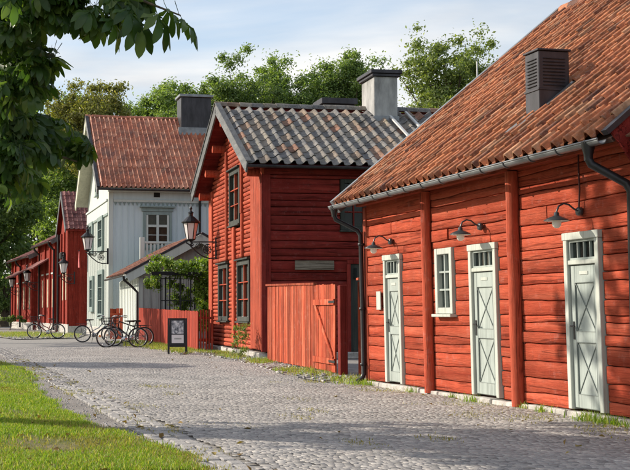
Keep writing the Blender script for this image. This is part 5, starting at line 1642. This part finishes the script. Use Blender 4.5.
# ================================================================== bicycles
def bicycle(label, loc, rz, tilt=0.06, frame='iron', basket=True, rack=True, orange=False, step=False, s=1.0):
    t = thing('bicycle', label, 'bicycle', loc, rz, 'bicycles parked along the street')
    t.rotation_euler = (tilt, 0, rz); t.scale = (s, s, s)
    WR = .335; rear = (-.53, 0, WR); front = (.53, 0, WR)
    for c in (rear, front):
        w = MB().torus(c, WR - .02, .025, 30, 6).build('wheel', 'rubber', t)
        MB().torus(c, WR - .045, .011, 30, 5).build('rim', 'chrome', w)
        mb = MB(); mb.lathe([(.0, -.04), (.025, -.04), (.025, .04), (0, .04)], 8, c, axis='y')
        for k in range(18):
            a = 2 * PI * k / 18; sd = .025 if k % 2 else -.025
            mb.tube([(c[0] + .02 * math.cos(a + .6), sd, c[2] + .02 * math.sin(a + .6)), (c[0] + (WR - .045) * math.cos(a), 0, c[2] + (WR - .045) * math.sin(a))], .0022, 3, False)
        mb.build('spokes', 'chrome', w)
        mg = []
        a0, a1 = (-.1, 2.9) if c is rear else (.35, 2.75)
        mb = MB()
        for i in range(13):
            a = a0 + (a1 - a0) * i / 12
            mg.append((c[0] + (WR + .03) * math.cos(a), 0, c[2] + (WR + .03) * math.sin(a)))
        vs_ = [(x, y, z) for (x, _, z) in mg for y in (-.028, .028)]
        mb.add(vs_, [(2 * i, 2 * i + 1, 2 * i + 3, 2 * i + 2) for i in range(12)], True); mb.build('mudguard', frame, t)
    bb = (-.08, 0, .29); seat = (-.24, 0, .74); hd1 = (.33, 0, .86); hd0 = (.37, 0, .66)
    mb = MB(); r_ = .021
    mb.tube([bb, (-.20, 0, .66), (-.255, 0, .86)], r_, 7)
    if step:
        mb.tube([hd0, (.16, 0, .46), (.0, 0, .34), bb], r_ * 1.15, 7); mb.tube([hd1, (.12, 0, .58), (-.14, 0, .45)], r_, 7)
    else:
        mb.tube([hd0, bb], r_ * 1.1, 7); mb.tube([hd1, (-.19, 0, .68)], r_, 7)
    mb.tube([hd1, hd0], .020, 7)
    for y in (-.05, .05):
        mb.tube([bb, (rear[0], y, rear[2])], .010, 6); mb.tube([(-.20, 0, .66), (rear[0], y, rear[2])], .009, 6)
    mb.build('frame', frame, t)
    mb = MB()
    for y in (-.045, .045):
        mb.tube([(.375, y * .6, .64), (.40, y, .55), front[:1] + (y,) + front[2:]], .011, 6)
    mb.build('fork', frame, t)
    mb = MB(); mb.tube([(.325, 0, .86), (.30, 0, .98)], .013, 7)
    mb.tube([(.10, -.29, 1.03), (.22, -.27, 1.05), (.32, -.15, 1.03), (.335, 0, 1.0), (.32, .15, 1.03), (.22, .27, 1.05), (.10, .29, 1.03)], .012, 7)
    hb = mb.build('handlebar', 'chrome', t)
    for y in (-.29, .29):
        MB().tube([(.06, y, 1.025), (.18, y * .97, 1.04)], .017, 7).build('grip', 'rubber', hb)
    mb = MB()
    mb.add([(-.40, -.10, .90), (-.40, .10, .90), (-.22, .06, .905), (-.08, .02, .90), (-.08, -.02, .90), (-.22, -.06, .905),
            (-.41, -.09, .85), (-.41, .09, .85), (-.22, .05, .86), (-.09, .015, .87), (-.09, -.015, .87), (-.22, -.05, .86)],
           [(0, 5, 2, 1), (5, 4, 3, 2), (0, 1, 7, 6), (1, 2, 8, 7), (2, 3, 9, 8), (3, 4, 10, 9), (4, 5, 11, 10), (5, 0, 6, 11), (6, 7, 8, 11), (11, 8, 9, 10)], True)
    mb.build('saddle', 'leather', t)
    mb = MB(); mb.lathe([(.0, .045), (.09, .045), (.09, .052), (0, .052)], 16, (bb[0], 0, bb[2]), axis='y')
    cr = mb.build('chainring', 'chrome', t)
    mb = MB(); mb.tube([(bb[0], .07, bb[2]), (bb[0] + .11, .07, bb[2] - .13)], .011, 6); mb.tube([(bb[0], -.07, bb[2]), (bb[0] - .11, -.07, bb[2] + .13)], .011, 6)
    mb.box(bb[0] + .06, bb[0] + .16, .08, .16, bb[2] - .145, bb[2] - .115); mb.box(bb[0] - .16, bb[0] - .06, -.16, -.08, bb[2] + .115, bb[2] + .145)
    mb.build('crank', 'iron', cr)
    mb = MB()
    mb.bar((bb[0], .05, bb[2] + .09), (rear[0], .05, rear[2] + .035), .008, .012); mb.bar((bb[0], .05, bb[2] - .09), (rear[0], .05, rear[2] - .035), .008, .012)
    mb.build('chain', 'iron', t)
    mb = MB(); mb.tube([(-.10, -.05, .28), (-.16, -.20, .0)], .009, 6); mb.build('kickstand', 'iron', t)
    if rack:
        mb = MB()
        for y in (-.06, 0, .06): mb.tube([(-.30, y, .73), (-.80, y, .73)], .006, 5)
        for x in (-.35, -.55, -.78): mb.tube([(x, -.06, .73), (x, .06, .73)], .006, 5)
        for y in (-.06, .06): mb.tube([(-.62, y, .73), (rear[0], y, rear[2])], .006, 5)
        mb.build('luggage_rack', 'iron', t)
    if basket:
        mb = MB(); q = []
        for (z, w_, l_) in ((.78, .12, .14), (.88, .14, .16), (.98, .16, .18)):
            pts = [(.52 - l_, -w_, z), (.52 + l_, -w_, z), (.52 + l_, w_, z), (.52 - l_, w_, z)]; q.append(pts)
            mb.tube(pts + [pts[0]], .007, 4)
        for k in range(4):
            for f in (0, .25, .5, .75):
                a = Vector(q[0][k]).lerp(Vector(q[0][(k + 1) % 4]), f); b = Vector(q[2][k]).lerp(Vector(q[2][(k + 1) % 4]), f); mb.tube([a, b], .005, 4)
        mb.add([tuple(p) for p in q[0]], [(0, 1, 2, 3)]); mb.build('basket', 'iron', t)
    if orange:
        MB().lathe([(.0, .02), (.04, .02), (.04, .028), (0, .028)], 8, (.53 + .21, 0, WR + .05), axis='y').build('reflector', 'orange', t)
    MB().lathe([(0, .06), (.03, .05), (.04, .0), (.03, -.03), (0, -.03)], 10, (.47, 0, .74), axis='x').build('headlamp', 'chrome', t)
    return t
M['orange'] = plain_mat('orange_reflector', (.8, .25, .03), .3, .1)
M['bike_silver'] = plain_mat('silver_bicycle_paint', (.42, .44, .45), .35, .15, metal=.4)
M['bike_red'] = plain_mat('dark_red_bicycle_paint', (.22, .03, .03), .35, .15)
M['bike_grey'] = plain_mat('grey_bicycle_paint', (.10, .11, .12), .4, .15)
bicycle('dark bicycle with front basket and orange reflector, nearest of the parked bicycles', (-2.58, 41.6, 0), R(188), .07, 'bike_grey', True, True, True, True)
bicycle('black bicycle leaning behind the nearest one, by the garden fence', (-2.45, 43.2, 0), R(186), .08, 'iron', True, True, True, False)
bicycle('silver framed bicycle standing before the pale house wall', (-4.08, 49.2, 0), R(2), .05, 'bike_silver', False, True, False, True)
bicycle('small red bicycle parked before the red gable house', (-6.95, 56.6, 0), R(184), .06, 'bike_red', True, True, False, True)

# ================================================================== verges far up the street
verge('grass_strip', [(-12.4, 76), (-7.9, 71.8), (-6.0, 66), (-5.6, 57.6), (-8.1, 54.8), (-12.6, 70)], 0.012, 9000, 31, .05, .14, 1.2)
verge('fence_verge', [(-3.6, 48.5), (-2.6, 43.0), (-1.0, 37.2), (-.45, 35.0), (.25, 37.4), (-.1, 39.0), (-2.5, 51.4)], -0.004, 8000, 35, .04, .15, .6)

def tufts(name, spots, seed):
    rr = np.random.RandomState(seed); P = []
    for (x, y, r_, n) in spots:
        for i in range(n // 2):
            P.append((x + rr.randn() * r_, y + rr.randn() * r_ * 1.6, 0.0))
    o = blades(name, P, .03, .12, .011, 'blade', None, seed, .8)
    return o
bw = lambda s, o=.12: (Matrix.Translation(B1_O) @ Matrix.Rotation(B1_R, 4, 'Z') @ Vector((s, -o, 0)))
sp = []
for (s, n, r_) in ((5.1, 160, .06), (6.1, 340, .09), (6.6, 420, .10), (3.2, 160, .07), (2.6, 60, .05), (4.6, 60, .04), (-1.0, 500, .16), (-.6, 180, .08), (1.2, 60, .05), (7.2, 260, .1)):
    p = bw(s); sp.append((p.x, p.y, r_, n))
o = tufts('foot_of_wall_grass', sp, 77); tag(o, 'green grass tufts growing along the foot of the red barn wall', 'grass', kind='stuff')
wd = thing('tall_weed', 'tall feathery green weed growing at the log house corner', 'weed', (1.05, 32.6, 0))
rr = random.Random(3); cs = [(rr.uniform(-.18, .18), rr.uniform(-.3, .3), rr.uniform(.1, .85)) for _ in range(26)]
leaf_cloud('leaves', cs, [.12] * 26, [22] * 26, .085, 'leaf_light', wd, 3, aspect=.3)
mb = MB()
for c in cs[:9]: mb.tube([(c[0] * .2, c[1] * .2, 0), (c[0] * .6, c[1] * .6, c[2] * .6), c], [.008, .006, .003], 4)
mb.build('stems', 'leaf_light', wd)

# ================================================================== horse chestnut on the left whose branches reach into view
def chestnut_leaf():
    mb = MB()
    for k, ang in enumerate((-1.55, -1.0, -.5, 0, .5, 1.0, 1.55)):
        L = (0.13, .17, .20, .215, .20, .17, .13)[k]
        ca, sa = math.cos(ang), math.sin(ang)
        def q(l, w, dr): return (l * ca - w * sa, l * sa + w * ca, dr)
        W_ = L * .19
        dr = lambda f: -.55 * L * f * f
        vs_ = [q(0.01, 0, 0), q(.4 * L, 0, dr(.4) - .006), q(.4 * L, W_ * .6, dr(.4) + .004), q(.4 * L, -W_ * .6, dr(.4) + .004),
               q(.74 * L, 0, dr(.74) - .009), q(.74 * L, W_, dr(.74) + .004), q(.74 * L, -W_, dr(.74) + .004), q(L, 0, dr(1.0))]
        mb.add(vs_, [(0, 1, 2), (0, 3, 1), (1, 4, 5, 2), (1, 3, 6, 4), (4, 7, 5), (4, 6, 7)], False)
    return mb
def chestnut_leaf_fine():
    mb = MB()
    for k, ang in enumerate((-1.75, -1.1, -.52, 0, .52, 1.1, 1.75)):
        L = (0.12, .17, .205, .22, .205, .17, .12)[k] * (1.0 + .06 * math.sin(k * 5.1))
        ca, sa = math.cos(ang), math.sin(ang); W_ = L * .20
        rows_ = []
        for f, wq in ((.03, .06), (.25, .36), (.48, .72), (.68, .98), (.82, .96), (.93, .55), (1.0, .04)):
            l = f * L; w = W_ * wq; dz = -.62 * L * f * f + .012 * math.sin(f * 9 + k)
            rows_.append([(l * ca - w * sa, l * sa + w * ca, dz + w * .22), (l * ca, l * sa, dz - .004), (l * ca + w * sa, l * sa - w * ca, dz + w * .22)])
        vs_ = [p for r_ in rows_ for p in r_]; fs = []
        for i in range(len(rows_) - 1):
            for j in (0, 1):
                fs.append((i * 3 + j, i * 3 + j + 1, i * 3 + j + 4, i * 3 + j + 3))
        mb.add(vs_, fs, True)
    mb.tube([(0, 0, 0), (-.06, 0, .03), (-.14, 0, .10)], [.003, .003, .004], 4, False)
    return mb
LTV, LTF = tri_template(chestnut_leaf())
NTV, NTF = tri_template(chestnut_leaf_fine())
chn = thing('chestnut_tree', 'dark horse chestnut whose leafy branches fill the upper left corner', 'tree', (0, 0, 0))
def chestnut():
    rr = np.random.RandomState(12); rp = random.Random(12)
    cl = []      # centre, radius, leaves
    # boughs seen in the picture (about 10 m from the viewer)
    near = [(-1.55, 10.2, 3.55, .30, 46), (-1.30, 9.9, 3.62, .24, 30), (-1.02, 9.9, 3.60, .20, 26), (-.80, 9.8, 3.52, .16, 16), (-.60, 9.7, 3.62, .13, 11), (-.42, 9.7, 3.60, .09, 6),
            (-1.55, 10.4, 3.10, .28, 44), (-1.33, 10.2, 3.28, .16, 16), (-1.60, 10.6, 2.72, .24, 36), (-1.36, 10.9, 2.78, .18, 20), (-1.16, 11.2, 2.72, .13, 12),
            (-1.62, 10.5, 2.46, .18, 22), (-1.38, 10.9, 2.60, .14, 14), (-1.05, 11.1, 2.62, .10, 7), (-1.70, 10.6, 2.28, .16, 14),
            (-1.05, 9.8, 3.78, .22, 26), (-.7, 9.8, 3.80, .18, 16), (-1.8, 10.8, 3.3, .4, 60), (-1.9, 11.2, 2.6, .4, 60), (-1.45, 10.0, 3.9, .35, 50)]
    for c in near: cl.append(c)
    for i in range(14):       # a second layer behind, same bough system
        cl.append((rr.uniform(-2.9, -1.95), rr.uniform(11.5, 14), rr.uniform(2.7, 4.6), .35, 34))
    # the rest of the crown, left of the picture
    for i in range(115):
        d = rr.randn(3); d /= np.linalg.norm(d); q = rr.uniform(.35, 1)
        p = np.array([-7.1, 14.9, 7.3]) + d * np.array([4.0, 3.3, 2.8]) * q
        if p[0] > -2.3 - .1 * (p[1] - 10) and p[2] < 5.2: continue
        cl.append((p[0], p[1], p[2], rr.uniform(.4, .75), 26))
    mats = []; fine = []
    for (x, y, z, r_, n) in cl:
        nr_ = r_ < .45
        for i in range(int(n * (1.25 if nr_ else .75))):
            d = rr.randn(3); d /= np.linalg.norm(d); d *= r_ * rr.uniform(0, 1) ** .4
            yaw = rr.uniform(0, 2 * PI) if rr.rand() < .4 else rr.normal(-.2, .9)
            m = Matrix.Translation((x + d[0], y + d[1], z + d[2] * .8)) @ Matrix.Rotation(yaw, 4, 'Z') @ Matrix.Rotation(rr.normal(.55, .45), 4, 'Y') @ Matrix.Rotation(rr.normal(0, .45), 4, 'X') @ Matrix.Scale(rr.uniform(.45, .88) if nr_ else rr.uniform(.8, 1.25), 4)
            (fine if nr_ else mats).append(np.array(m))
    # the single spray at the branch tip
    for (x, z, yaw, pit, s) in ((-.13, 3.42, -.1, .55, 1.0), (-.33, 3.46, -.5, .8, 1.15), (-.48, 3.40, -1.1, .95, 1.05), (-.25, 3.50, .4, .6, .9), (-.55, 3.50, -.7, .75, 1.1), (-.68, 3.42, -.3, .9, 1.0)):
        fine.append(np.array(Matrix.Translation((x, 9.6, z)) @ Matrix.Rotation(yaw, 4, 'Z') @ Matrix.Rotation(pit, 4, 'Y') @ Matrix.Scale(s, 4)))
    scatter('crown', LTV, LTF, mats, 'chest', chn)
    scatter('hanging_leaves', NTV, NTF, fine, 'chest', chn, True)
    mb = MB()
    mb.tube([(-7.1, 15.0, -.1), (-7.1, 15.0, 1.2), (-7.0, 14.9, 3.2), (-7.0, 14.9, 6.0), (-6.9, 14.9, 8.8)], [.46, .36, .32, .22, .06], 14)
    mb.tube([(-7.0, 14.9, 3.0), (-5.4, 13.2, 4.6), (-3.4, 11.3, 4.7), (-2.0, 10.4, 4.1), (-1.2, 9.9, 3.72), (-.6, 9.7, 3.66), (-.15, 9.6, 3.46)], [.18, .13, .08, .05, .028, .014, .006], 8)
    mb.tube([(-3.4, 11.3, 4.7), (-2.5, 11.0, 3.7), (-1.9, 10.7, 3.0), (-1.5, 10.8, 2.6), (-1.1, 11.1, 2.5)], [.06, .045, .03, .018, .008], 7)
    for i in range(40):
        c = cl[len(near) + 14 + i * 2] if len(near) + 14 + i * 2 < len(cl) else cl[-1]
        a = Vector((-7.0, 14.9, rp.uniform(3.6, 7.6))); b = Vector(c[:3])
        mb.tube([a, a.lerp(b, .5) + Vector((0, 0, .15)), b], [.09, .05, .015], 6)
    mb.build('trunk', 'bark', chn)
chestnut()

# avenue trees along the lawn, left of the picture; their shade crosses the street
for (x, y, cz, r_, sd, lab) in ((-11.2, 30.4, 4.7, (2.6, 2.0, 1.4), 301, 'small leafy lawn tree left of the view, shading the street before the log house'),
                                (-15.0, 51.5, 6.8, (2.6, 4.2, 2.2), 302, 'leafy lawn tree left of the view, shading the garden fence and bicycles'),
                                (-20.0, 90.0, 6.4, (3.0, 7.0, 3.2), 303, 'long crowned lawn tree left of the view, shading the far red houses')):
    tree('lawn_tree', lab, (x, y, 0), 9, cz, r_, 70, 9000, .24, 'leaf_dark', sd, group='trees on the lawn', trunk_r=.28)

# ================================================================== trees behind the houses
BT = [
    ('yellow_tree', 'yellowing tree rising behind the left end of the red tiled ridge', (-9.6, 100, 0), 15.3, (5.2, 4, 5.1), 135, 36975, .25, 'leaf_yellow', 401),
    ('dark_maple', 'low dark green tree left of the black ridge chimney', (-4.4, 104, 0), 15.3, (4.8, 4, 5.7), 135, 36975, .25, 'leaf_mid', 402),
    ('round_maple', 'rounded green tree directly behind the black ridge chimney', (-.6, 106, 0), 16.5, (4.8, 4, 6.1), 150, 41905, .25, 'leaf_mid', 403),
    ('bushy_maple', 'bushy green tree above the left end of the grey tiled ridge', (3.4, 104, 0), 16.9, (4.6, 4, 6.3), 150, 41905, .25, 'leaf_dark', 404),
    ('tall_elm', 'tallest green tree above the middle of the grey tiled ridge', (7.2, 106, 0), 17.6, (4.5, 4, 6.5), 150, 41905, .25, 'leaf_mid', 405),
    ('slender_elm', 'slender green tree just left of the low wide chimney cap', (10.0, 107, 0), 17.3, (4.1, 4, 6.3), 135, 34510, .25, 'leaf_dark', 408),
    ('loose_elm', 'loose green tree between the low chimney cap and the grey plaster chimney', (13.0, 108, 0), 18.1, (4.2, 4, 6.5), 135, 34510, .25, 'leaf_mid', 406),
    ('pale_ash', 'tall airy pale green tree rising between the grey chimney and the barn roof', (16.2, 80, 0), 14.6, (3.9, 3.6, 6.0), 150, 27000, .22, 'leaf_light', 407),
]
for (nm, lab, b, cz, r_, ncl, nl, ls, mt, sd) in BT:
    tree(nm, lab, b, cz, cz, r_, int(ncl * 1.5), nl, ls, mt, sd, group='trees behind the houses', trunk_r=.32, clr=.24, lobes=12, shell=.15)
LT = [
    ('roadside_lime', 'dense dark tree at the street end behind the low red houses', (-20.5, 116, 0), 11, (6.5, 6, 11), 170, 28000, .42, 'leaf_dark', 501),
    ('roadside_maple', 'dense green tree between the low red houses and the pale house', (-12.5, 124, 0), 12, (5.5, 6, 12), 150, 24000, .42, 'leaf_mid', 502),
    ('roadside_oak', 'spreading dark tree at the left edge beyond the lawn', (-25, 108, 0), 9, (6, 6, 9), 150, 26000, .42, 'leaf_dark', 503),
    ('distant_maple', 'farther green tree filling the gap above the street end', (-19, 150, 0), 13, (11, 8, 14), 190, 30000, .55, 'leaf_mid', 504),
    ('hedge_shrub', 'tall dark shrub beside the road at the far left', (-21.5, 104, 0), 2.4, (3.0, 2.4, 2.6), 60, 9000, .3, 'leaf_dark', 505),
    ('road_end_bush', 'broad green bush closing the road beyond the lowest red house', (-16.6, 106, 0), 2.4, (3.2, 2.4, 2.8), 60, 9000, .3, 'leaf_mid', 506),
]
for (nm, lab, b, cz, r_, ncl, nl, ls, mt, sd) in LT:
    tree(nm, lab, b, cz, cz, r_, ncl, nl, ls, mt, sd, group='trees at the end of the street', trunk_r=.4, clr=.24, lobes=9)
# shrub at the end of the street
tree('street_end_shrub', 'rounded green shrub at the street end on the left edge', (-17.3, 92, 0), 2, 1.3, (2.2, 2, 1.3), 40, 5000, .2, 'leaf_light', 601, cat='shrub', trunk_r=.08)
tree('low_plant', 'low dark green plants at the foot of the lowest red house', (-12.9, 85.0, 0), .8, .55, (1.5, 1.0, .5), 26, 2600, .14, 'leaf_dark', 602, cat='plant', trunk_r=.03)
# far wood closing the horizon
wood = leaf_cloud('far_wood', [(x + math.sin(x * 1.3) * 3, 230 + 12 * math.sin(x * .7), 6 + 3 * math.sin(x * .9) + 2 * math.sin(x * .37)) for x in range(-150, 151, 5)], [7] * 61, [420] * 61, 1.1, 'leaf_dark', None, 9)
tag(wood, 'far dark green wood closing the horizon behind the houses', 'wood', kind='stuff')
# antenna mast behind the barn verge
an_t = thing('antenna_mast', 'thin pale mast standing before the airy tree behind the barn roof', 'mast', (11.2, 50, 0))
MB().tube([(0, 0, 0), (0, 0, 6), (0, 0, 11.3)], [.06, .045, .03], 7).build('pole', 'rail_white', an_t)
MB().tube([(0, 0, 9.9), (.28, 0, 9.45)], .03, 6).build('stay', 'rail_white', an_t)

# ================================================================== small growth and litter
def joint_grass():
    rr = np.random.RandomState(61); P = []
    for k in range(70):
        w = 5.0 - abs(rr.randn()) * .45; t = rr.uniform(-1.5, 12)
        if rr.rand() < .25: w = rr.uniform(.3, 4.5)
        for i in range(rr.randint(30, 110)):
            p = street(min(w + rr.randn() * .10, 4.9), t + rr.randn() * .22); P.append((p[0], p[1], -.004))
    for k in range(60):
        w = rr.uniform(-.1, .4); t = rr.uniform(-1, 22)
        for i in range(rr.randint(15, 50)):
            p = street(w + rr.randn() * .05, t + rr.randn() * .18); P.append((p[0], p[1], -.006))
    blades('joint_grass', P, .006, .032, .009, 'blade_dry', st, 62, 1.0)
joint_grass()
M['litter'] = leaf_mat('fallen_leaf', [(0.0, (.16, .09, .03)), (0.6, (.26, .17, .05)), (1.0, (.33, .26, .09))], trans=.15, rough=.8)
def litter():
    rr = np.random.RandomState(71); P = []
    for i in range(260):
        t = -1 + 24 * rr.uniform(0, 1) ** 1.5; w = rr.uniform(-2.6, .5) if rr.rand() < .8 else rr.uniform(.5, 5)
        p = street(w, t); P.append((p[0], p[1], .012 + (lawn_z(p[0], p[1]) if w < -.6 else 0)))
    o = leaf_cloud('fallen_leaves', P, [.005] * len(P), [1] * len(P), .075, 'litter', lawn, 72, flat=.2, upb=2.5, aspect=.6); o['kind'] = 'stuff'
litter()
